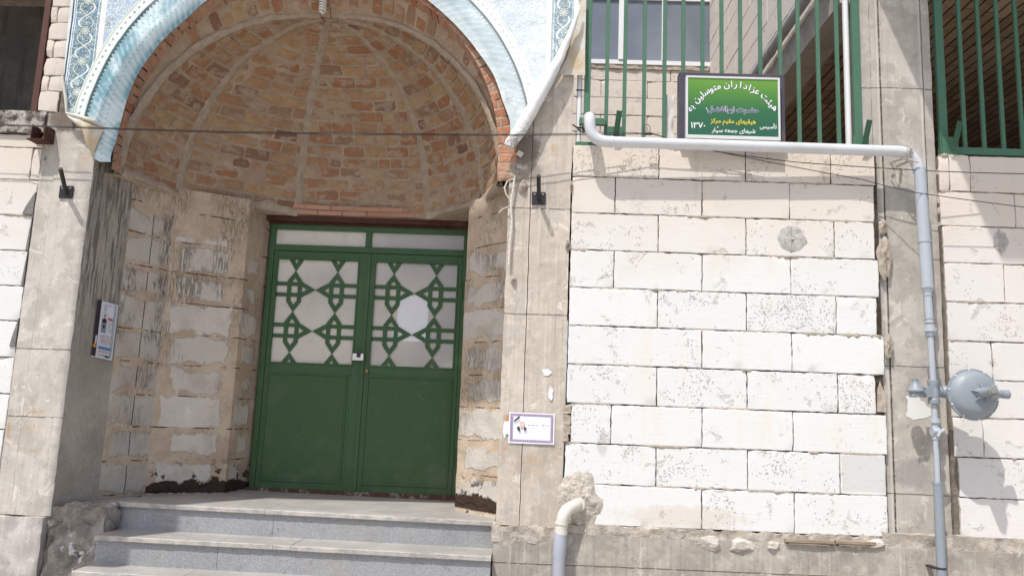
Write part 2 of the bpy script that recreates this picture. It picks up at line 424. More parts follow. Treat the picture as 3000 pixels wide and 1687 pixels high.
rowz = [1.025, .763, .517, .258, -.009, -.275, -.534, -.784, -1.043, -1.303, -1.557]
rj = [[UX(2388, 430), UX(2441, 430)], [UX(2555, 530)], [], [UX(2527, 720)], [], [UX(2497, 900)], [], [UX(2474, 1100)], [], []]
rr = []
for i in range(10):
    js = rj[i]+[(4.1 if i % 2 else 3.75)+.605*k for k in range(6)]
    if not rj[i]: js = [3.05+.605*k+(.3 if i % 4 == 0 else .0) for k in range(1, 8)]
    rr.append(([2.803, 2.80, 2.808, 2.81, 2.812, 2.812, 2.815, 2.82, 2.84, 2.835][i], 7.2, rowz[i+1], rowz[i], js))
rw = block_wall('block_wall', 'pale block wall right of the column with the gas regulator, under the green railing', rr, M['block_r'], 0.0, sq=.35, bed=m_mortar('brown_bed', (.26, .22, .18), (.17, .14, .11), (.36, .31, .26)))  # bed in a brown mortar, lighter than the deep joints

lz = [.979, .879, .64, .382, .127, -.124, -.369, -.622, -.871, -1.112, -1.37, -1.66]
rr = []
for i in range(11):
    js = [-3.62] if i == 1 else ([-3.98, -4.6] if i % 2 else [-4.25])
    rr.append((-5.4, -3.553, lz[i+1], lz[i], js))
lw = block_wall('block_wall', 'white block wall at the left edge, beside the concrete column with the rod bracket', rr, M['block_l'], .012, sq=.2)
# grey mortar patches at the chipped block ends
gp_ = m_mortar('grey_patch', (.26, .25, .24), (.2, .19, .18), (.3, .29, .28))
for (zz, hh, ww) in ((.39, .16, .075), (.13, .24, .018), (-.12, .24, .016), (-.55, .2, .04)):
    q = MB(); q.prism([(-3.553, -.001, zz), (-3.553-ww, -.001, zz), (-3.553-ww*.75, -.001, zz+hh*.35), (-3.553-ww*.25, -.001, zz+hh*.8), (-3.553, -.001, zz+hh)], (0, .05, 0)); q.build('mortar_patch', gp_, lw)
# tapering strip of cut blocks above the ledge
rr = []
sz = [1.15, 1.304, 1.425, 1.563, 1.702, 1.835, 1.96, 2.1, 2.23, 2.36]
for i in range(9): rr.append((-3.62, -3.455 if i else -3.475, sz[i], sz[i+1], [-3.567] if i in (1, 3, 5) else []))
block_wall('block_wall', 'narrow stack of cut white blocks between the rusty steel angle and the banner', rr, M['block_l'], .0, sq=.3)

# ------------------------------------------------------------------ concrete columns and beams
def column(label, x0, x1, z0, z1, mat, split, y0=.0, y1=.36, group='raw concrete columns', rec=.006, warp=None):
    t = thing('concrete_column', label, 'column', ((x0+x1)/2, y0, z0), group)
    b = MB()
    xs = [x0]+list(split)+[x1]
    for i in range(len(xs)-1):
        a, e = xs[i], xs[i+1]; narrow = (e-a) < .12
        b.rough(a+(.0 if i == 0 else .0025), e-(.0 if i == len(xs)-2 else .0025), y0+(rec if narrow else 0), y1, z0, z1, .035, .0035, 9, seed=1)
    b.build('shaft', mat, t, smooth=True, angle=35)
    return t
M['conc_l'] = m_concrete('column_concrete_pale', (.58, .53, .47), (.47, .43, .38), (.68, .63, .56), lines_z=(-.56, -1.02), lines_x=(), rust=.05, streak=.3, stains=[(-3.36, -.98, .17, .04, (.46, .28, .13), .7, 1.3), (-3.36, -1.24, .17, .03, (.46, .28, .13), .7, 1.3), (-3.52, -1.10, .03, .2, (.46, .26, .11), .8, 1.2), (-3.36, -1.1, .14, .12, (.52, .38, .24), .4, 1.3), (-3.40, 1.13, .16, .16, (.16, .125, .10), .9, .6), (-3.52, .85, .03, .25, (.10, .085, .07), .8, 1.2), (-3.22, .80, .07, .12, (.60, .46, .32), .6, 1.0)])
M['conc_m'] = m_concrete('column_concrete_stained', (.60, .53, .45), (.47, .41, .345), (.71, .64, .555), lines_z=(.545, -.2), rust=.04, streak=.5, pale=.25, stains=[(-.08, .97, .12, .15, (.15, .125, .105), .85, .7), (-.02, .80, .10, .09, (.26, .21, .17), .7, .8), (.10, 1.22, .025, .09, (.48, .30, .12), .7, 1.0), (.12, .98, .04, .07, (.50, .31, .12), .8, 1.2), (-.12, -.93, .05, .07, (.48, .26, .11), .9, .9), (-.14, -1.13, .04, .10, (.48, .27, .12), .8, 1.2), (.05, -1.17, .20, .05, (.50, .31, .15), .65, 1.4), (.02, -1.25, .16, .04, (.50, .30, .14), .6, 1.4), (.20, -1.12, .05, .06, (.46, .28, .13), .7, 1.3), (-.11, -1.5, .06, .14, (.34, .31, .28), .6, 1.0)])
M['conc_r'] = m_concrete('column_concrete_grey', (.50, .46, .405), (.41, .375, .33), (.58, .54, .48), lines_z=(1.52, -.46, -1.3), lines_x=(2.437, 2.738), rust=.03, streak=.25, stains=[(2.56, -1.17, .15, .13, (.30, .28, .255), .75, .7), (2.55, .70, .13, .12, (.42, .40, .37), .5, .8), (2.55, -.93, .12, .03, (.52, .38, .20), .5, 1.3)])
b_ = None
cl = column('raw concrete column left of the niche with the tilted rod bracket', -3.545, -3.16, -1.665, 1.15, M['conc_l'], (-3.44,), y1=.012+.04)
cm = column('raw concrete column between the niche and the white block wall', -.19, .243, -1.60, 1.95, M['conc_m'], (-.035,), y1=.30)
cr = column('raw concrete column carrying the grey gas pipe', 2.372, 2.80, -1.63, 2.9, M['conc_r'], (2.437, 2.738), y0=.035, y1=.40)

b = MB(); b.rough(2.300, 2.371, .045, .3, 1.02, 2.9, .035, .003, 9, seed=2); b.build('side_strip', M['conc_r'], cr, smooth=True, angle=35)
def ledge(label, x0, x1, y0, y1, z0, z1, mat, amp=.004, cell=.05, name='concrete_beam'):
    b = MB(); b.rough(x0, x1, y0, y1, z0, z1, cell, amp, 10, seed=3)
    o = b.build(name, mat, smooth=True, angle=40); return tag(o, label, 'beam')
g = G('blackened_concrete'); n = g.noise(9, 7, .7); n2 = g.noise(28, 5, .7, 1.0)
cc = g.mix(n.ss(.42, .58), (.50, .46, .41), (.10, .085, .07)); cc = g.mix(n2.ss(.55, .62)*.7, cc, (.03, .025, .02))
M['black_conc'] = g.out(cc, .9, g.bump(n+n2, .008), .2)
ledge('soot blackened concrete ledge at the left edge above the block wall', -5.4, -3.548, -.012, .5, .985, 1.145, M['black_conc'])
# base under walls
b = MB(); b.rough(.246, 7.2, -.03, .4, -2.6, -1.635, .04, .006, 8, seed=5)
tag(b.build('concrete_beam', M['conc_base'], smooth=True), 'streaky concrete ground beam under the white block wall', 'beam')
b = MB(); b.rough(-.20, .243, -.045, .3, -2.6, -1.66, .035, .010, 9, seed=6)
tag(b.build('concrete_beam', M['conc_base'], smooth=True), 'rough concrete footing under the column right of the steps', 'beam')
b = MB(); b.rough(-5.4, -3.19, -.03, .3, -2.6, -1.675, .035, .010, 9, seed=8)
M['conc_left_base'] = m_concrete('footing_concrete', (.54, .50, .455), (.42, .385, .35), (.68, .64, .58), streak=.3, pale=.5, pores=.8)
tag(b.build('concrete_beam', M['conc_left_base'], smooth=True), 'cracked pale concrete footing at the bottom left corner', 'beam')

# rough cement filling along the foot of the wall
def lumps(x0, x1, y0, y1, z0, z1, cell, amp, sc, seed, mat, label, name='rough_cement', warp=None):
    b = MB(); b.rough(x0, x1, y0, y1, z0, z1, cell, amp, sc, seed=seed, oct=6, warp=warp)
    return tag(b.build(name, mat, smooth=True, angle=60), label, 'cement')
lumps(.26, 2.33, -.022, .12, -1.665, -1.572, .012, .016, 11, 11, M['rubble'], 'lumpy cement bed under the white block wall', name='cement_bed')
lumps(2.33, 7.2, -.022, .12, -1.665, -1.548, .014, .014, 11, 12, M['rubble'], 'lumpy cement bed at the foot of the wall right of the gas pipe', name='cement_bed')
lumps(-.205, .25, -.05, .12, -1.70, -1.60, .012, .022, 9, 13, M['rubble'], 'crumbling cement lumps at the foot of the column beside the steps', name='cement_bed')
def wp(p):
    # mound round the drain pipe: bulge outwards
    cx, cz = .36, -1.42; r = math.hypot((p.x-cx)/.17, (p.z-cz)/.22); k = max(0, 1-r*r)
    return Vector((p.x, p.y-.05*k if p.y < .02 else p.y, p.z))
b = MB()
def mound(u, v):
    a = u*2*math.pi; R = v; rx, rz = (.150, .215); wob = 1+.22*fr(math.cos(a)*1.3, math.sin(a)*1.3, 4, 1.2)
    wob = 1+.30*nz(math.cos(a)*1.7, math.sin(a)*1.7, 4.3)+.10*nz(math.cos(a)*6, math.sin(a)*6, 1.3); x = .355+rx*R*wob*math.cos(a); z = -1.435+rz*R*wob*math.sin(a)
    return (x, .004-.036*(1-R**2)-.016*fr(x, 3, z, 17, 5)*(1-R**4)-.004*fr(x, 9, z, 60, 3)*(1-R**4), z)
b.grid(mound, 110, 40)
tag(b.build('cement_mound', m_mortar('mound_cement', (.62, .56, .48), (.44, .39, .33), (.76, .71, .63)), smooth=True, angle=70), 'rough grey cement packed round the pale elbow of the drain pipe', 'cement')
def wl(p):
    return Vector((p.x, p.y-.22*max(0, (-1.7-p.z))*max(0, min(1, (p.x+3.2)/.4))-.06*max(0, nz(p.x, p.y, p.z, 5)), p.z))
g = G('broken_footing'); n = g.noise(7, 7, .65); n2 = g.noise(30, 5, .7)
cc = g.mix(n.ss(.4, .6), (.25, .225, .195), (.40, .365, .32)); cc = g.mix(g.noise(5, 7, .7, .6).ss(.56, .62), cc, (.7, .68, .64)); cc = g.mix(g.noise(6, 4).ss(.60, .68), cc, (.03, .025, .02))
M['broken'] = g.out(cc, .95, g.bump(n*2+n2, .02), .1)
lumps(-3.2, -2.80, .02, .8, -2.6, -1.597, .016, .040, 8, 14, M['broken'], 'broken dark cement beside the left end of the steps', name='broken_footing', warp=wl)
# stones and planks pushed under the wall
g = G('stone'); n = g.noise(12, 6, .65); M['stone'] = g.out(g.mix(n.ss(.35, .7), (.42, .37, .32), (.62, .57, .51)), .9, g.bump(n, .01), .15)
for i, (px, py, w_, h_, lab) in enumerate(((1790, 1366, .085, .055, 'leftmost of the flat stones wedged under the white block wall'), (1868, 1371, .1, .055, 'widest pale stone wedged under the white block wall'), (1948, 1372, .055, .035, 'small squarish stone wedged just left of the planks'), (2205, 1368, .085, .036, 'flat stone wedged right of the planks by the column foot'))):
    p = U(px, py, -.04); bb = MB()
    sd = i*9
    def fn(u, v):
        a = u*2*math.pi; ph = (v-.5)*math.pi; k = 1+.28*nz(math.cos(a)*1.4+sd, math.sin(a)*1.4, ph)
        sq = lambda t: math.copysign(abs(t)**.6, t)
        return (p.x+w_*k*sq(math.cos(ph))*sq(math.cos(a)), -.02-.045*sq(math.cos(ph))*abs(math.sin(a))*-1*(-1 if math.sin(a) < 0 else 1)*-1, p.z+h_*k*sq(math.sin(ph))*.9)
    def fn(u, v):
        a = u*2*math.pi; ph = (v-.5)*math.pi
        d = Vector((math.cos(a)*math.cos(ph), math.sin(ph), math.sin(a)*math.cos(ph)))
        k = 1+.42*nz(d.x*1.5+sd, d.y*1.5, d.z*1.5)
        mxx = max(abs(d.x), abs(d.z), abs(d.y)); d = d*(lerp(1, 1/mxx, .45))*k
        return (p.x+w_*.82*d.x, -.01+.04*d.y, p.z+h_*.8*d.z)
    bb.grid(fn, 10, 6); tag(bb.build('stone', M['stone'], smooth=True, angle=12), lab, 'stone')
g = G('old_wood'); n = g.noise(1, 5, .6, v=g.sc(6, 30, 90)); M['wood'] = g.out(g.mix(n.ss(.4, .7), (.24, .18, .13), (.42, .34, .26)), .8, g.bump(n, .004))
for (a, e, lab) in ((1975, 2098, 'left half of the thin wooden planks wedged under the wall'), (2101, 2202, 'right half of the thin wooden planks wedged under the wall')):
    xa, xe = UX(a, 1358, -.04), UX(e, 1358, -.04); zz = UZ((a+e)/2, 1362 if a < 2000 else 1365, -.04)
    bb = MB(); bb.box(xa, xe, -.055, .02, zz-.006, zz+.012); bb.box(xa+.02, xe-.03, -.05, .02, zz-.020, zz-.008)
    tag(bb.build('wooden_plank', M['wood'], bevel=.002), lab, 'plank', 'planks under the wall')

# ================================================================== NICHE
ACX, ACZ, AR = -1.650, .922, 1.374
def m_brick(name, bw=.205, bh=.098, mo=.018, cols=None, mort=(.42, .33, .25), cover=.5, dark=.5, hue=None):
    g = G(name); u, v = g.uv()
    nn = g.noise(9, 3); n4 = g.noise(28, 4, .6)
    u = u+(nn-.5)*.03; v = v+(g.noise(7, 3)-.5)*.022
    row = (v/bh).floor(); par = (row*.5).frac()
    rr_ = g.wn(g.comb(row, 3.3, 1.7))
    uo = u/bw+par+rr_*.35; cell = uo.floor(); fu = uo.frac(); fv = (v/bh).frac()
    du = fu.min(1.0-fu)*bw; dv = fv.min(1.0-fv)*bh; d = du.min(dv)
    rnd = g.wn(g.comb(cell, row, 0.5)); rnd2 = g.wn(g.comb(cell, row, 9.5))
    brick = (d+(n4-.5)*.016).ss(mo*.5-.001, mo*.5+.005)
    smear = (g.noise(3.0, 5, .62)*.6+g.noise(1, 5, .62, v=g.sc(5, 5, 17))*.4+rnd2*.12-.06)
    cov = smear.ss(.46, .57)*cover
    bc = g.ramp(rnd, cols or [(0, (.38, .18, .105)), (.3, (.42, .235, .135)), (.55, (.46, .28, .155)), (.75, (.50, .355, .19)), (.9, (.37, .27, .185)), (1, (.25, .13, .09))])
    bc = g.mix(n4.ss(.4, .7)*.5, bc, (.24, .14, .09)); bc = g.mix(g.noise(55, 3, .7).ss(.5, .75)*.5, bc, (.48, .36, .25))
    mc = g.mix(g.noise(5, 5, .6).ss(.35, .65), mort, tuple(x*1.28 for x in mort)); mc = g.mix(g.noise(40, 4, .65).ss(.5, .8)*.4, mc, tuple(x*.6 for x in mort))
    fac = brick*(1.0-cov)
    col = g.mix(fac, mc, bc)
    crack = (dv-.0015+(n4-.5)*.006).abs().ss(.004, .001)*g.noise(6, 2).ss(.54, .60)*dark*(1.0-cov)
    col = g.mix(crack, col, (.035, .025, .02))
    sp = g.noise(60, 3, .7).ss(.68, .76)
    col = g.mix(sp*.6, col, (.09, .06, .045))
    return g.out(col, .93, g.bump(fac*.35+n4*.5+g.noise(90, 3)*.3-crack*1.2, .014), .15)
M['dome'] = m_brick('dome_brick', cover=.85)
g = G('dome_mortar'); n = g.noise(5, 6, .62); n2 = g.noise(26, 5, .68); n3 = g.noise(1, 4, .6, v=g.sc(8, 8, 26))
cc = g.mix(n.ss(.35, .65), (.36, .265, .19), (.45, .345, .255)); cc = g.mix(n3.ss(.5, .7)*.5, cc, (.50, .40, .305)); cc = g.mix(n2.ss(.55, .8)*.6, cc, (.26, .19, .14)); cc = g.mix(g.noise(55, 3, .7).ss(.67, .75)*.6, cc, (.10, .065, .045)); cc = g.mix(g.noise(2.2, 5).ss(.5, .65)*.35, cc, (.30, .215, .15))
M['shell'] = g.out(cc, .94, g.bump(n2+n3*.6+g.noise(80, 3)*.4, .010), .12)
g = G('dome_brick_face'); n = g.noise(14, 5, .66); n2 = g.noise(45, 4, .7)
cc = g.ramp(g.rand, [(0, (.33, .15, .085)), (.22, (.37, .195, .105)), (.45, (.39, .24, .135)), (.62, (.43, .30, .16)), (.75, (.36, .22, .13)), (.88, (.30, .19, .125)), (1, (.20, .10, .07))])
cc = g.mix(n.ss(.40, .68)*.55, cc, (.25, .155, .10)); cc = g.mix((g.noise(8, 6, .66)+g.noise(1, 4, .6, v=g.sc(9, 9, 30))*.5-.25).ss(.49, .60)*.75, cc, (.40, .315, .235)); cc = g.mix(n2.ss(.60, .74)*.5, cc, (.13, .08, .055))
M['dbrick'] = g.out(cc, .93, g.bump(n+n2*.7, .006), .12)
M['ring'] = m_brick('arch_brick', bw=.21, bh=.066, mo=.010, mort=(.38, .28, .21), cover=.45, dark=1.0,
                    cols=[(0, (.40, .155, .085)), (.4, (.50, .22, .13)), (.7, (.58, .30, .19)), (1, (.42, .25, .17))])
g = G('niche_plaster'); n = g.noise(5, 6, .62); n2 = g.noise(26, 5, .65); st = g.noise(1, 4, .6, v=g.sc(12, 12, 60))
cc = g.mix(n.ss(.35, .65), (.39, .31, .235), (.50, .41, .32)); cc = g.mix(n2.ss(.5, .75)*.5, cc, (.58, .50, .41)); cc = g.mix(g.noise(33, 4, .7).ss(.62, .72)*.6, cc, (.16, .11, .08))
M['plaster'] = g.out(cc, .93, g.bump(n2+st*.6+n, .012), .15)
M['rib'] = m_mortar('rib_plaster', (.46, .37, .285), (.37, .29, .22), (.53, .44, .35))

def m_niche_blocks(name, u0, u1, split=(), uneven=.03, streak=1.0, tar=True, zoff=.126, blk=(.64, .575, .50), cov=.10, ztop=.40):
    g = G(name); u, v = g.uv()
    n = g.noise(7, 5, .62); n2 = g.noise(30, 4, .6); n3 = g.noise(3.2, 5, .6)
    vv = (v-zoff+(g.noise(4, 3)-.5)*.02)/.2415; row = vv.floor(); fv = vv.frac(); dv = (fv-.5).abs()*.2415
    rnd = g.wn(g.comb(row, 2.2, .4))
    hw = (u1-u0)/2; du = (u-(u0+u1)/2).abs()
    rn3 = g.wn(g.comb(row, 5.1, 3.3)); n6 = g.noise(3.4, 6, .66)
    my = ((n-.5)*.16+(n6-.5)*.14+(n2-.5)*.04+rnd*.05-.015)
    mask = (dv+my).ss(.1205-cov*.25, .1205-cov*.25-.012)
    mask = mask*((u-(u0+u1)/2+(rn3-.5)*.08).abs()+(n-.5)*.10+(n6-.5)*.10+(rnd-.5)*.08+(n2-.5)*.03).ss(hw, hw-.014)
    mask = mask*(v+(n-.5)*.25+(n3-.5)*.3).ss(ztop+.02, ztop-.02)
    bc = g.mix(n3.ss(.4, .65)*.6, blk, tuple(x*.80 for x in blk)); bc = g.mix(g.wn(g.comb(row, 7.7, 1.4))*.35, bc, (.44, .40, .35))
    stv = g.noise(1, 3, .65, v=g.sc(75, 75, 9)); big = g.noise(1, 4, .6, v=g.sc(3, 3, 2.2))
    sm = stv.ss(.48, .56)*(big+(rnd-.5)*.14).ss(.46, .60)*streak*(g.z+(n6-.5)*1.5).ss(-1.6, -.1)
    bc = g.mix(sm*.60, bc, (.21, .175, .14)); bc = g.mix((n6-.1*n2).ss(.46, .60)*.55, bc, (.46, .385, .30))
    pc = g.mix(g.noise(5, 6, .62).ss(.35, .65), (.45, .345, .25), (.57, .455, .345)); pc = g.mix(n2.ss(.55, .75)*.45, pc, (.64, .545, .44)); pc = g.mix(g.noise(45, 4, .7).ss(.62, .72)*.5, pc, (.16, .12, .09))
    col = g.mix(mask, pc, bc)
    jt = ((0.5-(fv-.5).abs())*.2415+(n2-.5)*.010+(n-.5)*.012).abs().ss(.0045, .001)*g.noise(6.5, 4).ss(.49, .55)*.8
    for s_ in split:
        jt = jt.max(((u-s_)+(n2-.5)*.006).abs().ss(.004, .001)*mask*.9)
    col = g.mix(jt, col, (.03, .022, .018))
    h = mask*.5+n2*.5-sm*.6-jt*1.5+g.noise(80, 3)*.3
    if tar:
        tm = (g.z+(n-.5)*.16+(n6-.5)*.20+(n2-.5)*.05).ss(-1.470, -1.490)*(g.z+(n2-.5)*.03).ss(-1.578, -1.568)
        col = g.mix(tm, col, g.mix(n2, (.035, .024, .018), (.075, .05, .035)))
        spl = g.noise(12, 5, .7).ss(.56, .6)*(g.z).ss(-1.28, -1.42)
        col = g.mix(spl*.9, col, (.05, .03, .025))
    return g.out(col, .93, g.bump(h, .011), .15)
PTS = [(-3.16, .005), (-3.03, .33), (-2.86, .68), (-2.37, .98), (-2.29, 1.36)]
RPT = [(-.555, 1.36), (-.52, .66), (-.195, .30)]
g = G('column_side_concrete'); n = g.noise(3, 6, .6); n2 = g.noise(16, 5, .6); st = g.noise(1, 5, .65, v=g.sc(45, 45, 3)); st2 = g.noise(1, 4, .65, v=g.sc(18, 18, 2.5))
cc = g.mix(n.ss(.4, .65), (.36, .32, .27), (.46, .41, .35)); up = g.z.ss(-.75, .1)
cc = g.mix(st.ss(.46, .56)*up*.75, cc, (.12, .105, .09)); cc = g.mix(st2.ss(.58, .66)*up*.6, cc, (.42, .33, .25)); cc = g.mix((g.noise(3.1, 6, .6)).ss(.60, .66)*up*.8, cc, (.45, .39, .33))
cc = g.mix(g.vor(30).ss(.07, .04)*.7, cc, (.08, .07, .06))
M['col_side'] = g.out(cc, .92, g.bump(n2+st*up+g.noise(60, 4, .7), .012), .2)
M['nb_a'] = m_niche_blocks('side_blocks', .35, .90, split=(.56,), streak=1.5, tar=False, blk=(.56, .505, .44), cov=.02, ztop=.55)
M['nb_b'] = m_niche_blocks('diagonal_blocks', .82, 1.22, cov=.04, streak=1.2)
M['nb_c'] = m_niche_blocks('reveal_blocks', 1.38, 1.56, cov=.14, streak=.9)
M['nb_r'] = m_niche_blocks('right_blocks', .04, .62, cov=.10, streak=1.0, blk=(.58, .53, .47), ztop=.35)

niche = thing('vaulted_niche', 'brick vaulted entrance niche with plastered ribs around the green door', 'niche', (-1.67, .6, -1.6))
def wallseg(p, q, z0, z1, u0, disp=.006, sc=5, ragged=0):
    p = Vector((*p, 0)); q = Vector((*q, 0)); ln = (q-p).length; t = (q-p)/ln; nrm = Vector((-t.y, t.x, 0))
    b = MB(); nu = max(3, int(ln/.03)); nv = int((z1-z0)/.03)
    def fn(u, v):
        a = p+t*ln*u; z = lerp(z0, z1, v); e = min(1, 8*u, 8-8*u)
        d = disp*fr(a.x*1.5, a.y*1.5, z, sc, 4)*(e*.8+.2)
        k = a+nrm*d
        if u == 0 and ragged: k = k-t*ragged*abs(fr(0, 0, z, 20))
        return (k.x, k.y, z)
    b.grid(fn, nu, nv, 0, lambda u, v: (u0+ln*u, lerp(z0, z1, v)))
    return b, u0+ln
u0 = 0; ztop = [.93, .76, .80, .76]
for i, mt in enumerate((M['col_side'], M['nb_a'], M['nb_b'], M['nb_c'])):
    b, u1 = wallseg(PTS[i], PTS[i+1], -2.3 if i == 0 else -1.62, ztop[i], u0, .008, 5)
    b.build('wall_panel', mt, niche, smooth=True, angle=60); u0 = u1
u0 = 0
for i, mt in enumerate((M['nb_c'], M['nb_r'])):
    b, u1 = wallseg(RPT[i], RPT[i+1], -1.64, .76, 0, .012, 6)
    b.build('wall_panel', mt, niche, smooth=True, angle=60)
# dome
Z0 = .735; APX = Vector((-1.66, .42, 2.14))
BP = [(-3.03, .13), (-2.86, .70), (-2.05, 1.22), (-.92, 1.19), (-.42, .62), (-.265, .13)]
def mer(bx, by, ph):
    k = 1-math.cos(ph); return Vector((bx+(APX.x-bx)*k, by+(APX.y-by)*k, Z0+(APX.z-Z0)*math.sin(ph)))
PHM = math.radians(89.9)
MV = [0]
for i in range(1, 81):
    MV.append(MV[-1]+(mer(-2.05, 1.22, PHM*i/80)-mer(-2.05, 1.22, PHM*(i-1)/80)).length)
def mlen(v): return MV[min(80, int(round(v*80)))]
def arch_pt(t, R=AR, y=0.0, side=-1):                   # t 0 at springing, 1 at crown
    ph = t*math.pi/2; z = Z0-.0+(ACZ+AR-Z0)*math.sin(ph)
    zz = max(0.0, z-ACZ)/AR; x = math.sqrt(max(0, 1-min(1, zz)**2))
    # point on circle of radius R at the same angle
    return Vector((ACX+side*x*R, y, ACZ+zz*R if z > ACZ else z))
AL = [0]
for i in range(1, 121): AL.append(AL[-1]+(arch_pt(i/120)-arch_pt((i-1)/120)).length)
b = MB()
for i in range(5):
    a, e = Vector((*BP[i], 0)), Vector((*BP[i+1], 0)); ln = (e-a).length; nn_ = Vector((-(e-a).y, (e-a).x, 0)).normalized()
    nu = max(6, int(ln/.02))
    def fn(u, v, a=a, e=e, nn_=nn_, ln=ln):
        ph = PHM*v; p = a.lerp(e, u)+nn_*(.055*ln*4*u*(1-u)); k = mer(p.x, p.y, ph)
        d = .006*fr(k.x, k.y, k.z, 4, 4)+.0055*fr(k.x, k.y, k.z, 17, 3)
        return k+Vector((k.x-APX.x, k.y-APX.y, .4)).normalized()*d*(1 if v > 0 else 0)
    def uvf(u, v, i=i, ln=ln): return ((u-.5)*ln*math.cos(PHM*v)*1.03+i*7.13, mlen(v)+i*3.7*.0)
    b.grid(fn, nu, 130, 0)
b.build('half_dome', M['shell'], niche, smooth=True, angle=70)
def dome_s(i, x, l):                                    # point on facet i, x metres from its axis, l metres up the meridian
    a, e = Vector((*BP[i], 0)), Vector((*BP[i+1], 0)); ln = (e-a).length; nn_ = Vector((-(e-a).y, (e-a).x, 0)).normalized()
    t = max(0.0, min(1.0, l/MV[-1])); k = 0
    lo, hi = 0, 80
    while hi-lo > 1:
        m_ = (lo+hi)//2
        if MV[m_] <= l: lo = m_
        else: hi = m_
    v = (lo+(l-MV[lo])/max(1e-6, MV[hi]-MV[lo]))/80; ph = PHM*min(1, v)
    u = x/(ln*max(.05, math.cos(ph)))+.5; p = a.lerp(e, u)+nn_*(.055*ln*4*u*(1-u)); return mer(p.x, p.y, ph)
def web_s(side, j, x, l):
    lo = 0
    while lo < 119 and AL[lo+1] <= l: lo += 1
    v = min(1, (lo+(l-AL[lo])/max(1e-6, AL[lo+1]-AL[lo]))/120)
    a = arch_pt(v, AR+.004, .13, side); m_ = mer(*BP[j], PHM*v); u = x/max(.06, (m_-a).length); k = a.lerp(m_, u); r = Vector((k.x-ACX, 0, k.z-ACZ)).normalized()
    return k+r*(.05*4*u*(1-u)*v)
def lay(b, sf, x0, x1, l0, l1, seed, inward, h):
    W_, H_ = x1-x0, l1-l0
    A = sf(x0, l0); B_ = sf(x1, l0); D_ = sf(x0, l1); n_ = (B_-A).cross(D_-A)
    if n_.length < 1e-7: return
    n_.normalize()
    if n_.dot(inward-A) < 0: n_ = -n_
    tl = random.uniform(-.0025, .0025); tv = random.uniform(-.0025, .0025); nx, ny = 6, 3
    def fn(u, v):
        x = lerp(x0, x1, u); l = lerp(l0, l1, v)
        if u in (0, 1): x += .004*fr(seed, l*30, u, 1)
        if v in (0, 1): l += .0035*fr(x*16, seed, v, 1)
        ed = (u in (0, 1))+(v in (0, 1)); c_ = sf(x, l)
        q = h+tl*(u-.5)+tv*(v-.5)+.0022*fr(c_.x, c_.y+seed, c_.z, 32)-(.004 if ed == 1 else (.008 if ed == 2 else 0))
        return c_+n_*q
    b.grid(fn, nx, ny)
    n0 = len(b.v); P_ = [fn(i/nx, 0) for i in range(nx+1)]+[fn(1, j/ny) for j in range(1, ny+1)]+[fn(1-i/nx, 1) for i in range(1, nx+1)]+[fn(0, 1-j/ny) for j in range(1, ny)]
    k = len(P_); b.v += P_+[p-n_*.03 for p in P_]
    for i in range(k):
        j = (i+1) % k; b.f.append((n0+i, n0+k+i, n0+k+j, n0+j)); b.m.append(0)
CEN = Vector((ACX, -.3, .9))
def cover_at(p): return fr(p.x, p.y, p.z, 1.7, 3)*.9+.35*nz(p.x*.6, p.y, p.z*3, 3.1)
rnd_state = random.getstate(); random.seed(31)
b = MB()
for i in range(5):
    ln = (Vector(BP[i+1])-Vector(BP[i])).length; l = .03+.01*i; r_ = 0
    while l < MV[-1]-.12:
        hgt = random.uniform(.070, .080); 
        t = l/MV[-1]; ph = None
        a_ = dome_s(i, -.01, l+.04); b2 = dome_s(i, .01, l+.04)
        # facet width at this height
        lo = 0
        while lo < 79 and MV[lo+1] <= l+.04: lo += 1
        wd_ = ln*math.cos(PHM*lo/80); x = -wd_/2+.035+(.10 if r_ % 2 else 0)*random.uniform(.7, 1.2)
        if r_ % 2: 
            xe = x-.016
            if xe > -wd_/2+.07: lay(b, lambda X_, L_, i=i: dome_s(i, X_, L_), -wd_/2+.03, xe, l, l+hgt, i*50+r_, CEN, .004)
        while x < wd_/2-.06:
            w_ = random.uniform(.165, .195) if random.random() > .12 else .09; xe = min(x+w_, wd_/2-.03)
            pc_ = dome_s(i, (x+xe)/2, l+.04); cv = cover_at(pc_)+random.uniform(-.12, .12)
            if cv < .75 and xe-x > .04:
                jl = random.uniform(-.005, .005)
                lay(b, lambda X_, L_, i=i: dome_s(i, X_, L_), x, xe, l+jl, l+hgt+jl, i*50+r_+x, CEN, .0095-max(0, cv)*.011+random.uniform(-.0015, .0025))
            x = xe+random.uniform(.014, .024)
        l += hgt+random.uniform(.018, .026); r_ += 1
for side, j in ((-1, 0), (1, 5)):
    l = .05; r_ = 0
    while l < AL[-1]-.03:
        hgt = .074; lo = 0
        while lo < 119 and AL[lo+1] <= l: lo += 1
        v = lo/120; wd_ = (arch_pt(v, AR+.004, .13, side)-mer(*BP[j], PHM*v)).length; x = .02+(.08 if r_ % 2 else 0)
        while x < wd_-.07:
            xe = min(x+random.uniform(.16, .19), wd_-.03)
            cv = cover_at(web_s(side, j, (x+xe)/2, l))+random.uniform(-.12, .12)
            if cv < .55 and xe-x > .04: lay(b, lambda X_, L_, side=side, j=j: web_s(side, j, X_, L_), x, xe, l, l+hgt, r_+side*90+x, CEN, .008-max(0, cv)*.014)
            x = xe+.018
        l += hgt+.024; r_ += 1
random.setstate(rnd_state)
b.build('bricks', M['dbrick'], niche, smooth=True, angle=24)
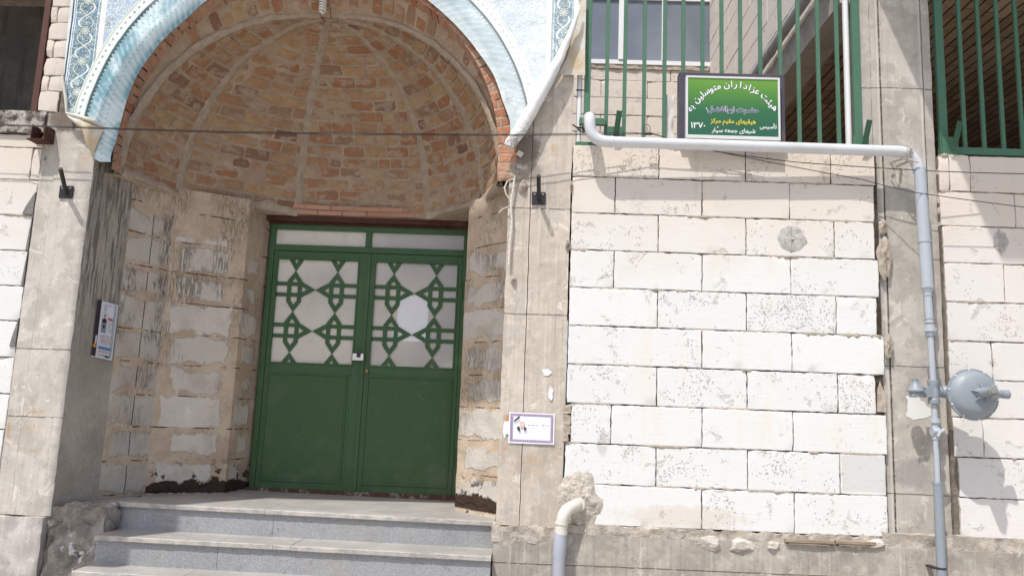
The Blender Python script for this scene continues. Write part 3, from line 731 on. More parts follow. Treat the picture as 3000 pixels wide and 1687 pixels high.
for i in range(0, 6):
    b = MB(); bx, by = BP[i]; N = 70; sd = i*5.3
    wdt = .060 if i not in (0, 5) else .035
    tdir = Vector((BP[min(i+1, 5)][0]-BP[max(i-1, 0)][0], BP[min(i+1, 5)][1]-BP[max(i-1, 0)][1], 0)).normalized()
    def fn(u, v):
        ph = PHM*.97*v; c0 = mer(bx, by, ph); inw = Vector((APX.x-bx, APX.y-by, 0)).normalized()
        inw = (inw*math.cos(ph)+Vector((0, 0, -1))*math.sin(ph))
        W_ = wdt*(1+.4*fr(sd, v*6, 1, 2))*(1-.3*v)
        a = (u-.5)*2; hgt = .016*(1-abs(a)**2.0)+.007*fr(a, v*20+sd, 3, 1.5)-.012*(abs(a) > .95)
        c0 = c0+inw*(hgt-.004)+tdir*(a*W_+.012*fr(sd+3, v*8, 9, 1))
        return c0
    b.grid(fn, 8, N); b.build('rib', M['rib'], niche, smooth=True, angle=80)
# vault between arch ring and the dome, the brick ring itself
for side, j in ((-1, 0), (1, 5)):
    b = MB()
    def fn(u, v, side=side, j=j):
        a = arch_pt(v, AR+.004, .13, side); m_ = mer(*BP[j], PHM*v)
        k = a.lerp(m_, u); r = Vector((k.x-ACX, 0, k.z-ACZ)).normalized()
        k = k+r*(.05*4*u*(1-u)*v+.008*fr(k.x, k.y, k.z, 5)); return k
    b.grid(fn, 12, 120, 0, lambda u, v, side=side: (u*.45+side*4.4, AL[int(round(v*120))]))
    b.build('vault_web', M['shell'], niche, smooth=True, angle=70)
b = MB()
for side in (-1, 1):
    def fi(u, v, side=side):
        k = arch_pt(v, AR, lerp(-.004, .14, u), side); r = Vector((k.x-ACX, 0, k.z-ACZ)).normalized()
        jn_ = AL[int(round(v*120))]/.066; e = abs((jn_ % 1)-.5)*2
        return k-r*(.004*fr(k.x, k.y, k.z, 14)+.006*nz(int(jn_), side, 2.5))+r*(.006 if e > .86 else 0)
    b.grid(fi, 4, 120, 0, lambda u, v, side=side: (u*.15+side*3.1, AL[int(round(v*120))]))
    def ff(u, v, side=side):
        jn_ = AL[int(round(v*120))]/.066
        k = arch_pt(v, AR+lerp(0, .13, u), -.004-.006*abs(nz(int(jn_), side, 4.5)), side); return k
    b.grid(lambda u, v: ff(u, max(v, .05) if side < 0 else v), 4, 120, 0, lambda u, v, side=side: (u*.13+side*3.1, AL[int(round(v*120))]))
b.build('arch_ring', M['ring'], niche, smooth=True, angle=50)
# wall above / behind the banner
b = MB()
def sp_(u, v):
    a = math.radians(lerp(187, -7, u)); dx, dz = math.cos(a), math.sin(a)
    r0 = AR+.12; ts = []
    if dx < 0: ts.append((-3.47-ACX)/dx)
    if dx > 0: ts.append((.235-ACX)/dx)
    if dz > 0: ts.append((2.75-ACZ)/dz)
    r1 = max(r0+.005, min(ts)); r = lerp(r0, r1, v)
    return (ACX+dx*r, .012+.004*fr(dx*r, 0, dz*r, 7), ACZ+dz*r)
b.grid(sp_, 120, 12)
b.build('spandrel', m_concrete('spandrel_render', (.30, .26, .22), (.16, .13, .11), (.40, .36, .31), streak=.4), niche, smooth=True)
b = MB()                                                # massive body behind the vault so no daylight leaks in
b.box(-3.47, -3.26, .3, 1.6, .6, 2.75); b.box(-.16, .2, .32, 1.9, .6, 2.75); b.box(-3.47, .2, 1.62, 1.9, -1.7, 2.75); b.box(-3.47, .2, .03, 1.9, 2.62, 2.75)
b.build('masonry_core', M['mortar'], niche)
b = MB(); n_ = 5
for i in range(5):                                      # soffit joining the dome foot to the walls
    a, e = BP[i], BP[i+1]
    oa = (a[0]+(a[0]-ACX)*.16, a[1]+.30 if i else a[1]-.13); oe = (e[0]+(e[0]-ACX)*.16, e[1]+.30 if i < 4 else e[1]-.13)
    b.quad((a[0], a[1], Z0-.002), (e[0], e[1], Z0-.002), (oe[0], oe[1], Z0-.002), (oa[0], oa[1], Z0-.002))
b.build('soffit', M['plaster'], niche)
# plaster band that hides the dome foot, lintel and red bricks over the door
for i in (0, 1, 2, 3, 4):
    b = MB()
    a, e = Vector((*BP[i], 0)), Vector((*BP[i+1], 0)); nn_ = Vector((-(e-a).y, (e-a).x, 0)).normalized(); ln = (e-a).length
    if i == 2: continue
    def fn(u, v, a=a, e=e, nn_=nn_, ln=ln):
        p = a.lerp(e, u)+nn_*(.055*ln*4*u*(1-u)-.010-.014*math.sin(v*math.pi)-.008*fr(u*ln+a.x, v*.2, 1, 7)); return (p.x, p.y, Z0-.008+v*(.075+.05*fr(u*ln+a.x, 0, 3, 3)))
    b.grid(fn, int(ln/.025), 6)
    b.build('plaster_band', M['plaster'], niche, smooth=True, angle=80)
g = G('red_brick_courses'); u_, v_ = g.uv(); n = g.noise(30, 5, .65); row = (v_/.0475).floor(); uo = u_/.21+(row*.5).frac(); fu = uo.frac(); fv = (v_/.0475).frac()
d = (fu.min(1.0-fu)*.21).min(fv.min(1.0-fv)*.0475); br = (d+(n-.5)*.004).ss(.003, .006); rn = g.wn(g.comb(uo.floor(), row, 1.1))
cc = g.mix(br, (.30, .22, .16), g.mix(rn, (.47, .22, .14), (.55, .32, .22))); cc = g.mix((g.noise(6, 5).ss(.52, .58))*br.inv().max(g.noise(9, 5).ss(.55, .6)*.8), cc, (.44, .35, .27)); cc = g.mix((fv*.0475).abs().ss(.004, .001)*.8, cc, (.04, .03, .025))
M['redc'] = g.out(cc, .9, g.bump(br+n*.5, .008), .2)
b = MB()
def fn(u, v):
    x = lerp(-2.08, -.90, u); return (x, 1.197+.004*fr(x, 0, v, 5)+.04*4*u*(1-u), lerp(.74, .838, v))
b.grid(fn, 40, 4, 0, lambda u, v: (u*1.18, v*.098-.002)); b.build('brick_course', M['redc'], niche, smooth=True)
M['rust'] = m_paint('rusty_steel', (.075, .030, .022), .75, .5, .5, (.20, .13, .09), scale=14, spec=.2, bump=.003)
b = MB(); b.rough(-2.30, -.53, 1.215, 1.34, .688, .733, .03, .004, 20, seed=4); b.rough(-2.30, -.53, 1.27, 1.36, .668, .687, .03, .002, 20, seed=9)
b.build('lintel', M['rust'], niche, smooth=True)

# ------------------------------------------------------------------ steps
def m_stone(name, a, b_, sp1, sp2, speck=.5, sc=230, rough=.55, big=.3):
    g = G(name); n = g.noise(3, 5, .6); c_ = g.mix(n.ss(.35, .65), a, b_)
    v1 = g.vor(sc, out=1); sp = g.nt.nodes.new('ShaderNodeSeparateColor'); g.link(v1, sp.inputs[0]); r = X(g, sp.outputs[0])
    c_ = g.mix(r.ss(.60, .85)*speck, c_, sp1); c_ = g.mix(r.ss(.25, .08)*speck, c_, sp2)
    c_ = g.mix(g.noise(1, 5, .65, v=g.sc(3, 9, 5)).ss(.5, .7)*big, c_, (.36, .33, .29))
    # joints of the facing and grime
    for xj in (-2.02, -1.42, -.86):
        pass
    return g, c_, n, rough
g, c_, n, r_ = m_stone('tread_stone', (.36, .345, .32), (.28, .268, .25), (.60, .57, .53), (.36, .32, .28), .35, 260)
edge = g.nyv.ss(-.4, -.9)
c_ = g.mix(edge*g.noise(14, 5, .7).ss(.4, .6)*.6, c_, (.58, .51, .43))
st = g.noise(1, 5, .65, v=g.sc(2.5, 10, 1)); c_ = g.mix(st.ss(.5, .62)*.3, c_, (.27, .26, .25)); c_ = g.mix(g.noise(2.2, 6, .7).ss(.5, .7)*.4, c_, (.24, .22, .19)); c_ = g.mix(g.noise(30, 5, .7).ss(.66, .72)*edge*.7, c_, (.2, .16, .12))
M['tread'] = g.out(c_, .6, g.bump(g.noise(40, 4)*.6+g.noise(9, 3), .002), .35)
g, c_, n, r_ = m_stone('riser_granite', (.325, .325, .33), (.275, .275, .28), (.43, .43, .44), (.19, .19, .195), .7, 260, big=.1)
c_ = g.mix((g.x+1.2).abs().ss(.16, .0)*g.noise(5, 4).ss(.4, .6)*.25, c_, (.36, .29, .2))
c_ = g.mix(g.noise(2.4, 5).ss(.5, .7)*.35, c_, (.22, .22, .22)); c_ = g.mix(g.noise(1, 5, .7, v=g.sc(9, 9, 1.5)).ss(.55, .68)*.35, c_, (.33, .29, .24)); c_ = g.mix(g.noise(9, 6, .72).ss(.60, .68)*.4, c_, (.17, .155, .14))
M['riser'] = g.out(c_, .55, g.bump(g.noise(60, 3), .001), .35)
M['grout'] = m_mortar('grout', (.42, .36, .29), (.3, .25, .2), (.5, .44, .37))
stairs = thing('entrance_steps', 'granite faced steps with pale stone treads leading up to the green door', 'steps', (-1.5, 0, -2.5))
SL = -.0096
def sheet(x0, x1, y0, y1, z0, z1, cuts=(), amp=.0012):
    b = MB(); xs = [x0]+list(cuts)+[x1]
    for i in range(len(xs)-1):
        a, e = xs[i]+.0008, xs[i+1]-.0008; dz = random.uniform(-.001, .001); nx = max(2, int((e-a)/.02))
        def P(u, yy, zz, jit=0):
            x = lerp(a, e, u); y = yy+((.0022*fr(x, yy*9, 7, 20, 4)+.010*max(0, fr(x, yy*3, 2, 9, 4)-.42)) if jit else 0)
            return (x, y, zz+SL*(x+2.8)+dz+(.0012*fr(x, 4, zz, 17) if jit else 0))
        r = .004
        prof = [(y0, z0, 1), (y0, z0+r, 1), (y0, z1-r*1.3, 1), (y0+r, z1, 1), (y1, z1, 0), (y1, z0, 0), (y0, z0, 1)]
        for k in range(len(prof)-1):
            A, B = prof[k], prof[k+1]
            b.grid(lambda u, v: P(u, lerp(A[0], B[0], v), lerp(A[1], B[1], v), A[2] if v == 0 else B[2]), nx, 1)
        for xx, sgn in ((a, 1), (e, -1)):
            b.poly([(xx, yy, zz+SL*(xx+2.8)+dz) for yy, zz, _ in (prof[:-1] if sgn > 0 else prof[:-1][::-1])])
    return b
STEPS = [(.165, -1.575, 1.36), (-.115, -1.755, .21), (-.335, -1.935, -.07), (-.62, -2.115, -.29), (-.90, -2.295, -.57)]
for i, (yn, z, yb) in enumerate(STEPS):
    xl = -2.795; xr = -.203 if i == 0 else -.206
    if i >= 1: xl = -2.79
    cuts = [(-1.78,), (-1.62, -1.50), (-2.1, -.9), (-1.4,), (-1.9,)][i]
    x1 = xr
    t = sheet(xl, x1, yn, yb, z-.030, z, cuts)
    t.build('tread', M['tread'], stairs, smooth=True, angle=30)
    b = MB(); cr_ = [(-1.10-.62,), (-1.98,), (-1.2,), (-2, -.8), (-1.2,)][i]
    xs = [xl+.004]+list(cr_)+[x1-.002]
    for k in range(len(xs)-1):
        a, e = xs[k]+.0012, xs[k+1]-.0012
        n0 = len(b.v)
        b.grid(lambda u, v: (lerp(a, e, u), yn+.022, lerp(z-.19, z-.0305, v)+SL*(lerp(a, e, u)+2.8)), 4, 2)
        b.grid(lambda u, v: (a, lerp(yn+.05, yn+.022, u), lerp(z-.19, z-.0305, v)+SL*(a+2.8)), 1, 1)
    b.build('riser', M['riser'], stairs)
    b = MB(); b.box(xl+.006, x1-.004, yn+.026, max(yb, yn+.3), z-.40, z-.034-.025*1)
    b.build('core', M['grout'], stairs)
# landing floor continues sideways into the niche corners
b = MB(); b.quad((-3.2, .19, -1.583), (-2.79, .19, -1.583), (-2.79, 1.37, -1.583), (-3.2, 1.37, -1.583)); b.build('landing_edge', M['tread'], stairs)
b = MB(); b.quad((-.21, .3, -1.606), (-.1, .3, -1.606), (-.1, 1.37, -1.606), (-.21, 1.37, -1.606))
b.build('landing_edge', M['tread'], stairs)
# rusty threshold
b = MB(); b.rough(-2.30, -.545, 1.262, 1.35, -1.600, -1.557, .02, .006, 24, seed=2)
g = G('threshold_rust'); n = g.noise(12, 6, .7); M['thr'] = g.out(g.mix(n.ss(.5, .58), g.mix(g.noise(30, 3), (.07, .03, .022), (.14, .07, .045)), (.26, .23, .2)), .85, g.bump(n, .006))
tag(b.build('door_threshold', M['thr'], smooth=True), 'rusty threshold bar under the green double door', 'threshold')

# ================================================================== DOOR
def m_green(name, col=(.032, .092, .026), rough=.42):
    g = G(name); n = g.noise(5, 5, .6); n2 = g.noise(70, 3, .6); n3 = g.noise(2, 4)
    c_ = g.mix(n.ss(.4, .7)*.25, col, tuple(v*1.35 for v in col)); c_ = g.mix(g.noise(9, 7, .7).ss(.60, .68)*.35, c_, (.10, .13, .085))
    c_ = g.mix(g.noise(1, 5, .7, v=g.sc(50, 50, 3)).ss(.62, .7)*.25, c_, (.12, .14, .10)); c_ = g.mix(g.noise(50, 4, .7).ss(.70, .74)*.6, c_, (.12, .06, .03))
    scr = g.noise(1, 2, .5, 1.5, v=g.sc(2.2, 2.2, 3.1)); sl_ = (scr-.5).abs().ss(.0035, .001)*g.noise(4, 3).ss(.52, .6); c_ = g.mix(sl_*.5, c_, (.12, .18, .11))
    gr_ = ((g.x+1.41).abs()*1.2+(g.z+.52).abs()*.8).ss(.30, .04)*g.noise(14, 5, .6).ss(.35, .65); c_ = g.mix(gr_*.45, c_, (.035, .042, .028))
    dust = g.z.ss(-.95, -1.56)*g.noise(6, 5, .65).ss(.35, .7)*.12+g.noise(3, 6, .7).ss(.5, .75)*.14; c_ = g.mix(dust, c_, (.24, .215, .17))
    return g.out(c_, n.ss(.2, .8)*.2+dust*.4+(rough-.08), g.bump(n2*.6+n*2+n3*3, .0016), .45)
M['green'] = m_green('green_door_paint'); M['green_b'] = m_green('green_bar_paint', (.060, .150, .092), .5)
DX0, DX1, DZ0, DZ1, DY = -2.281, -.563, -1.562, .668, 1.27
door = thing('double_door', 'green steel double door with patterned glazed upper panels at the back of the niche', 'door', (-1.42, DY, DZ0))
b = MB(); y0, y1 = DY, DY+.06
b.box(DX0, DX0+.046, y0, y1, DZ0, DZ1); b.box(DX1-.040, DX1, y0, y1, DZ0, DZ1)
b.box(DX0+.046, DX1-.040, y0+.0015, y1, DZ1-.045, DZ1); b.box(DX0+.046, DX1-.040, y0+.0015, y1, .438, .490)
b.box(-1.452, -1.402, y0+.003, y1, .490, DZ1-.045)
b.build('frame', M['green'], door, bevel=.003)
g = G('frosted_glass'); n = g.noise(1.1, 4); n2 = g.noise(7, 5, .6); M['glass'] = g.out(g.mix(n2.ss(.5, .75)*.3, g.mix((n+g.x*.25+.40).ss(.35, .75), (.66, .60, .52), (.43, .41, .39)), (.40, .36, .30)), .22, g.bump(g.noise(150, 2), .0006), .5)
for a, e in ((DX0+.046, -1.452), (-1.402, DX1-.040)):
    b = MB(); b.box(a, e, y0+.03, y0+.036, .490, DZ1-.045); b.build('transom_glass', M['glass'], door)
def strip(b, p, q, wd, ya, yb):
    p = Vector(p); q = Vector(q); d = (q-p).normalized(); n_ = Vector((-d.y, d.x))*wd/2
    k = [p+n_, p-n_, q-n_, q+n_]
    b.prism([(v.x, ya, v.y) for v in k], (0, yb-ya, 0))
for (lx0, lx1, ox0, ox1, px0, px1, lab) in ((DX0+.048, -1.418, -2.196, -1.500, -2.205, -1.522, 'left'), (-1.414, DX1-.042, -1.350, -.648, -1.362, -.640, 'right')):
    z0, z1 = DZ0+.004, .434; oz0, oz1 = -.520, .362; ya, yb = DY+.006, DY+.046
    b = MB()
    b.box(lx0, ox0, ya, yb, z0, z1); b.box(ox1, lx1, ya, yb, z0, z1); b.box(ox0, ox1, ya+.0012, yb, oz1, z1); b.box(ox0, ox1, ya+.0012, yb, z0, oz0)
    leaf = b.build('door_leaf', M['green'], door, bevel=.002)
    leafB = [door['_b'][i] for i in range(3)]; leaf['_b'] = leafB
    def subpart(b, name, mat, **k):
        o = b.build(name, mat, door, **k); o.parent = leaf; return o
    b = MB()                                             # mouldings round the lower panel and the glazing bead
    mz0, mz1 = -1.500, -.607; w_ = .016
    for (A, B_, Cc, D_) in ((px0, px1, mz0, mz0+w_), (px0, px1, mz1-w_, mz1)): b.box(A, B_, ya-.008, ya+.002, Cc, D_)
    for (A, B_) in ((px0, px0+w_), (px1-w_, px1)): b.box(A, B_, ya-.0075, ya+.002, mz0+w_, mz1-w_)
    subpart(b, 'moulding', M['green'], bevel=.004)
    b = MB(); b.box(px0+w_+.002, px1-w_-.002, ya-.0025, ya+.002, mz0+w_+.002, mz1-w_-.002); subpart(b, 'lower_panel', m_green('green_panel_paint', (.028, .084, .021), .38))
    b = MB(); bw = .014
    b.box(ox0-.010, ox1+.010, ya-.006, ya+.006, oz1, oz1+bw); b.box(ox0-.010, ox1+.010, ya-.006, ya+.006, oz0-bw, oz0)
    b.box(ox0-.012, ox0+.002, ya-.0055, ya+.006, oz0, oz1); b.box(ox1-.002, ox1+.012, ya-.0055, ya+.006, oz0, oz1)
    subpart(b, 'glazing_bead', M['green'], bevel=.002)
    b = MB(); b.box(ox0, ox1, ya+.022, ya+.027, oz0, oz1); subpart(b, 'glass_pane', M['glass'])
    b = MB(); W_, H_ = ox1-ox0, oz1-oz0; wd = .040
    P2 = lambda u, v: (ox0+u*W_, oz1-v*H_)
    axs = (.225, .745); k = 0
    def lat(pts, ya_):
        P_ = [P2(u, v) for u, v in pts]
        ar = sum(P_[i][0]*P_[(i+1) % len(P_)][1]-P_[(i+1) % len(P_)][0]*P_[i][1] for i in range(len(P_)))
        if ar > 0: P_ = P_[::-1]
        b.prism([(x, ya_, z) for x, z in P_][::-1], (0, .007, 0))
    for ax_ in axs:
        for sg in (-1, 1):
            m_ = lambda *q: [(ax_+sg*u, v) for u, v in q]
            lat(m_((.100, -.012), (.035, -.012), (0, .045), (0, .1135)), ya+.0100)
            lat(m_((.105, 1.012), (.040, 1.012), (0, .965), (0, .9045)), ya+.0100)
            for n0, n1 in ((.1125, .5125), (.5115, .906)):
                s0, s1 = n0+.098, n1-.100
                lat(m_((0, n0), (.090, s0), (.041, s0+.012), (0, n0+.066)), ya+.0092)
                lat(m_((.090, s0), (.090, s1), (.041, s1-.012), (.041, s0+.012)), ya+.0092)
                lat(m_((.090, s1), (0, n1), (0, n1-.066), (.041, s1-.012)), ya+.0092)
    mid = .485
    for v1, v2, vn in ((.240, .346, .293), (.641, .747, .694)):
        hh = .0185
        for vv in (v1, v2):
            lat([(-.004, vv-hh), (axs[0]+.085, vv-hh), (axs[0]+.085, vv+hh), (-.004, vv+hh)], ya+.0125)
            lat([(axs[1]-.085, vv-hh), (1.004, vv-hh), (1.004, vv+hh), (axs[1]-.085, vv+hh)], ya+.0125)
        for a0, sg in ((axs[0], 1), (axs[1], -1)):
            e0 = a0+sg*.084
            lat([(e0, v1-.026), (mid, vn), (mid-sg*.105, vn), (e0, v1+.019)], ya+.0110)
            lat([(e0, v2+.026), (mid, vn), (mid-sg*.105, vn), (e0, v2-.019)], ya+.0110)
    subpart(b, 'lattice', M['green'])
    b = MB()
    hx_ = lx0-.006 if lab == 'left' else lx1+.006
    for zz in (.13, -1.25):
        h = MB(); h.tube([(hx_, ya-.004, zz-.075), (hx_, ya-.004, zz-.002)], .009, 10); h.tube([(hx_, ya-.004, zz+.002), (hx_, ya-.004, zz+.075)], .009, 10)
        subpart(h, 'hinge', M['green'], smooth=True)
b = MB(); b.box(-1.424, -1.392, DY-.004, DY+.005, DZ0+.01, .430); b.build('meeting_strip', M['green'], door, bevel=.002)
M['brass'] = m_paint('old_brass', (.36, .22, .10), .4, .3, .3, (.12, .08, .04), spec=.5, metal=.8)
p = U(923, 933, DY-.01); b = MB(); b.lathe([(.0, 0), (.006, 0), (.009, .006), (.015, .010), (.016, .018), (.010, .024), (0, .025)], (p.x, DY, p.z), (0, -1, 0), 16)
b.build('lock_knob', M['brass'], door, smooth=True)
M['paper'] = m_paint('white_paper', (.80, .80, .84), .8, .1, .08, (.6, .58, .55))
b = MB(); p0, p1 = U(1003, 742, 1.29), U(1073, 860, 1.29); 
b.box(p0.x, p1.x, 1.2966, 1.2974, p1.z, p0.z); tag(b.build('paper_notice', M['paper']), 'sheet of white paper behind the lattice of the right door leaf', 'notice')
b = MB(); p0, p1 = U(995, 812, 1.29), U(1000, 860, 1.29); b.box(p0.x-.02, p0.x+.012, 1.2960, 1.2965, p1.z+.05, p0.z); tag(b.build('paper_strip', M['paper']), 'narrow strip of white paper left of the larger notice in the door glass', 'notice')
# padlock
pc = U(901, 897, DY-.03)
lock = thing('padlock', 'white padlock with dark shackle hanging between the two green door leaves', 'padlock', (pc.x, DY-.03, pc.z))
b = MB(); b.box(pc.x-.047, pc.x+.047, DY-.045, DY-.018, pc.z-.032, pc.z+.026); b.build('lock_body', m_paint('lock_chrome', (.72, .71, .69), .25, .1, .25, (.25, .22, .2), metal=.35, spec=.6), lock, bevel=.005)
b = MB(); b.box(pc.x-.010, pc.x+.022, DY-.052, DY-.035, pc.z-.006, pc.z+.035); b.build('shackle', m_paint('lock_dark', (.03, .03, .04), .4), lock, bevel=.003)

# ================================================================== BANNER
g = G('printed_banner')
dx = g.x-ACX; dz = g.z-ACZ; rr_ = (dx*dx+dz*dz).sqrt(); th = g.m('ARCTAN2', dz, dx); arc = th*1.5
q2 = g.comb(g.x, g.z, 0.0); nn = g.noise(60, 4, .6, v=q2); nlo = g.noise(1.6, 4, v=q2)
def wob(sc_, det=2, dist=1.2, w_=.035, off=0.0):
    n_ = g.noise(sc_, det, .5, dist, v=g.comb(g.x+off, g.z, off)); return (n_-.5).abs().ss(w_, w_*.35)
# field of the spandrel
v1 = g.vor(16, v=q2); v2 = g.vor(34, v=q2)
col = g.mix(nn.ss(.42, .58), (.34, .48, .63), (.62, .70, .76))
col = g.mix(v2.ss(.28, .18)*.65, col, (.78, .82, .84)); col = g.mix((v2-.33).abs().ss(.07, .02)*.7, col, (.20, .37, .56))
col = g.mix(wob(14, 1, 1.5, .03)*.6, col, (.86, .87, .82)); col = g.mix(wob(9, 2, 2.2, .018, 3.0)*.75, col, (.24, .22, .15)); col = g.mix(wob(11, 2, 2.0, .012, 7.0)*.5, col, (.80, .72, .5))
# vertical floral borders
def border(xc, hw):
    fx = (g.x-xc)/hw
    zz = g.z/.235; fz = (zz.frac()-.5)*.235; r_ = ((g.x-xc)*(g.x-xc)+fz*fz).sqrt(); an = g.m('ARCTAN2', fz, g.x-xc)
    c_ = g.mix(g.noise(40, 3, .6, v=q2).ss(.4, .6), (.13, .24, .35), (.27, .41, .52))
    c_ = g.mix(wob(20, 1, 1.8, .05, 1.0)*.85, c_, (.66, .74, .66)); c_ = g.mix(wob(26, 2, 1.6, .05, 5.0)*.9, c_, (.10, .10, .07))
    sw = ((g.x-xc)-(g.z*26.7).sin()*hw*.55).abs(); c_ = g.mix(sw.ss(.009, .005), c_, (.72, .77, .74)); c_ = g.mix(((g.x-xc)+(g.z*26.7).sin()*hw*.55).abs().ss(.006, .003), c_, (.62, .68, .60))
    pet = r_+(an*9.0).sin()*.007; c_ = g.mix(pet.ss(.044, .040), c_, (.62, .72, .74)); c_ = g.mix((pet-.036).abs().ss(.006, .003), c_, (.06, .08, .10)); c_ = g.mix((pet-.018).abs().ss(.006, .003), c_, (.34, .33, .20)); c_ = g.mix(((fx.abs()-.93)).ss(.0, .03), c_, (.78, .84, .86))
    c_ = g.mix((fx.abs()-.84).abs().ss(.035, .02), c_, (.70, .80, .84))
    return c_
bl = border(-3.325, .098); br_ = border(.155, .080)
col = g.mix((g.x+3.185).ss(.0, -.002), col, (.80, .81, .80)); col = g.mix((g.x-.036).ss(.0, .002), col, (.80, .81, .80))
col = g.mix((g.x+3.227).ss(.0, -.001), col, (.10, .12, .16)); col = g.mix((g.x+3.230).ss(.0, -.002), col, bl)
col = g.mix((g.x-.072).ss(.0, .001), col, (.10, .12, .16)); col = g.mix((g.x-.076).ss(.0, .002), col, br_)
col = g.mix((g.x+3.425).ss(.0, -.002), col, (.05, .07, .10)); col = g.mix((g.x+3.437).ss(.0, -.002), col, (.70, .74, .76))
# bands following the arch
fan = g.mix((arc*1.0+rr_*3).sin()*.5+.5, (.20, .34, .38), (.37, .50, .53))
fan = g.mix(g.noise(4, 4, v=q2).ss(.45, .62), (.16, .31, .36), (.52, .63, .65))
pl = ((arc*62+rr_*45)*1.9).sin(); rb = ((rr_-1.36)*26.0).sin(); fan = g.mix(rb.ss(-.2, .9)*.55, fan, (.72, .80, .80)); pn = g.noise(12, 3, v=q2); fan = g.mix(pl.ss(.0, .9)*.28*pn.ss(.3, .6), fan, (.80, .86, .86)); fan = g.mix(pl.ss(-.4, -1)*.32*pn.ss(.35, .65), fan, (.16, .34, .42))
for ro in (.05, .10, .155):
    dd = ((arc*26+ro*9).frac()-.5).abs()*.0385*2; fan = g.mix((dd*dd+(rr_-(1.385+ro))*(rr_-(1.385+ro))).sqrt().ss(.010, .006)*.8, fan, (.12, .30, .40))
saw = (rr_-1.597)+((arc*34).frac()-.5).abs()*.042
col2 = g.mix(saw.ss(.0, .002), fan, (.055, .09, .10)); col2 = g.mix((rr_-1.612).ss(.0, .002), col2, (.62, .72, .66)); col2 = g.mix((rr_-1.622).ss(0, .003), col2, (.78, .81, .80))
dd = ((arc*22).frac()-.5).abs()/22; col2 = g.mix(((dd*dd+(rr_-1.655)*(rr_-1.655)).sqrt()-.006).abs().ss(.004, .002), col2, (.25, .30, .28)); col2 = g.mix((rr_-1.685).abs().ss(.006, .003), col2, (.50, .58, .40))
col = g.mix((rr_-1.695).ss(.002, 0)*(g.z).ss(.5, .51), col, col2)
sawm = (rr_-1.597).ss(-.002, .002)*(rr_-1.612).ss(.002, 0)
glare_fade = (g.x+g.noise(1.5, 3, v=q2)*1.0+.2).ss(-.9, .6)*(1.0-sawm*.7); lefty = (g.x).ss(.03, .07)  # whitens the right side: bleached print plus sun glare painted into the colour
col = g.mix(glare_fade*(1.0-lefty*.75)*.55, col, (.78, .80, .79))
col = g.mix((nlo).ss(.55, .75)*.25, col, (.80, .82, .82)); col = g.mix(g.noise(8, 6, .7, v=q2).ss(.62, .72)*.35, col, (.42, .38, .32))
crk = g.vor(14, 'DISTANCE_TO_EDGE').ss(.03, .01)*(g.x).ss(-.75, -.4)*(g.z).ss(1.75, 1.2); col = g.mix(crk*.5, col, (.38, .36, .33))
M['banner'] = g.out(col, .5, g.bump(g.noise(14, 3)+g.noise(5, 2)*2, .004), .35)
g = G('banner_back'); n = g.noise(10, 5); M['bback'] = g.out(g.mix(g.noise(3.5, 5, .65).ss(.42, .62)*.85, (.62, .59, .53), (.50, .38, .22)), .6, g.bump(n, .004), .3)
g = G('banner_roll'); n = g.noise(14, 6, .7); cr_ = g.vor(16, 'DISTANCE_TO_EDGE', v=g.sc(1, 1, 2.2)); lo = g.z.ss(1.25, .9)
cc = g.mix(cr_.ss(.045, .01)*lo*.8, (.80, .79, .77), (.30, .26, .23)); cc = g.mix(n.ss(.52, .6)*lo*.75, cc, (.36, .35, .32)); M['broll'] = g.out(cc, .5, g.bump(n-cr_.ss(.05, .01)*lo, .006), .3)

ban = thing('printed_banner', 'faded blue and white banner with floral print draped around the arch', 'banner', (ACX, -.05, ACZ))
zz1 = lambda x, y: (x/2.5875*.858667, y/2.5875*.858667)
inn = [zz1(*p) for p in ((835, 1190), (880, 1060), (915, 920), (950, 790), (1030, 590), (1220, 320), (1400, 150), (1560, 10))]
inn2 = [((750+x/2.5875)*.858667, y/2.5875*.858667) for x, y in ((1300, 0), (1430, 110), (1540, 220), (1700, 420), (1800, 570), (1870, 770), (1925, 920), (1930, 1050))]
BY = -.045
def pol(p):
    k = U(p[0], p[1], BY); a = math.atan2(k.z-ACZ, k.x-ACX); 
    if a < -math.pi/2: a += 2*math.pi
    return a, math.hypot(k.z-ACZ, k.x-ACX)
tab = sorted([pol(p) for p in inn]+[pol(p) for p in inn2])
def rin(a):
    if a <= tab[0][0]: return tab[0][1]
    if a >= tab[-1][0]: return tab[-1][1]
    for (a0, r0), (a1, r1) in zip(tab, tab[1:]):
        if a0 <= a <= a1: return lerp(r0, r1, (a-a0)/(a1-a0))
outp = [U(x, y, BY) for x, y in ((1456, 18), (1420, 125), (1375, 215), (1335, 290), (1282, 362), (1276, 372))]
outp = [Vector((.20, BY, 3.4)), Vector((.225, BY, 2.4))]+[Vector((p.x, BY, p.z)) for p in outp]
outl = [Vector((-3.45, BY, 3.4))]+[U(x, y, BY) for x, y in ((176, 0), (166, 80), (158, 180), (160, 205), (168, 287), (215, 306), (262, 326), (246, 352), (238, 382), (243, 408))]
poly = outl[::-1]+outp
poly = [U(243, 403, BY)+Vector((.35, 0, -.02))]+poly
def rout(a):
    d = Vector((math.cos(a), math.sin(a))); best = None
    for p, q in zip(poly, poly[1:]):
        ax, az, bx, bz = p.x-ACX, p.z-ACZ, q.x-ACX, q.z-ACZ; ex, ez = bx-ax, bz-az
        den = d.x*ez-d.y*ex
        if abs(den) < 1e-9: continue
        t = (ax*ez-az*ex)/den; s_ = (ax*d.y-az*d.x)/den
        if t > .3 and -.001 <= s_ <= 1.001: best = t if best is None else min(best, t)
    return best if best else 1.55
aL = pol((246, 409))[0]; aR = pol((1278, 366))[0]
b = MB()
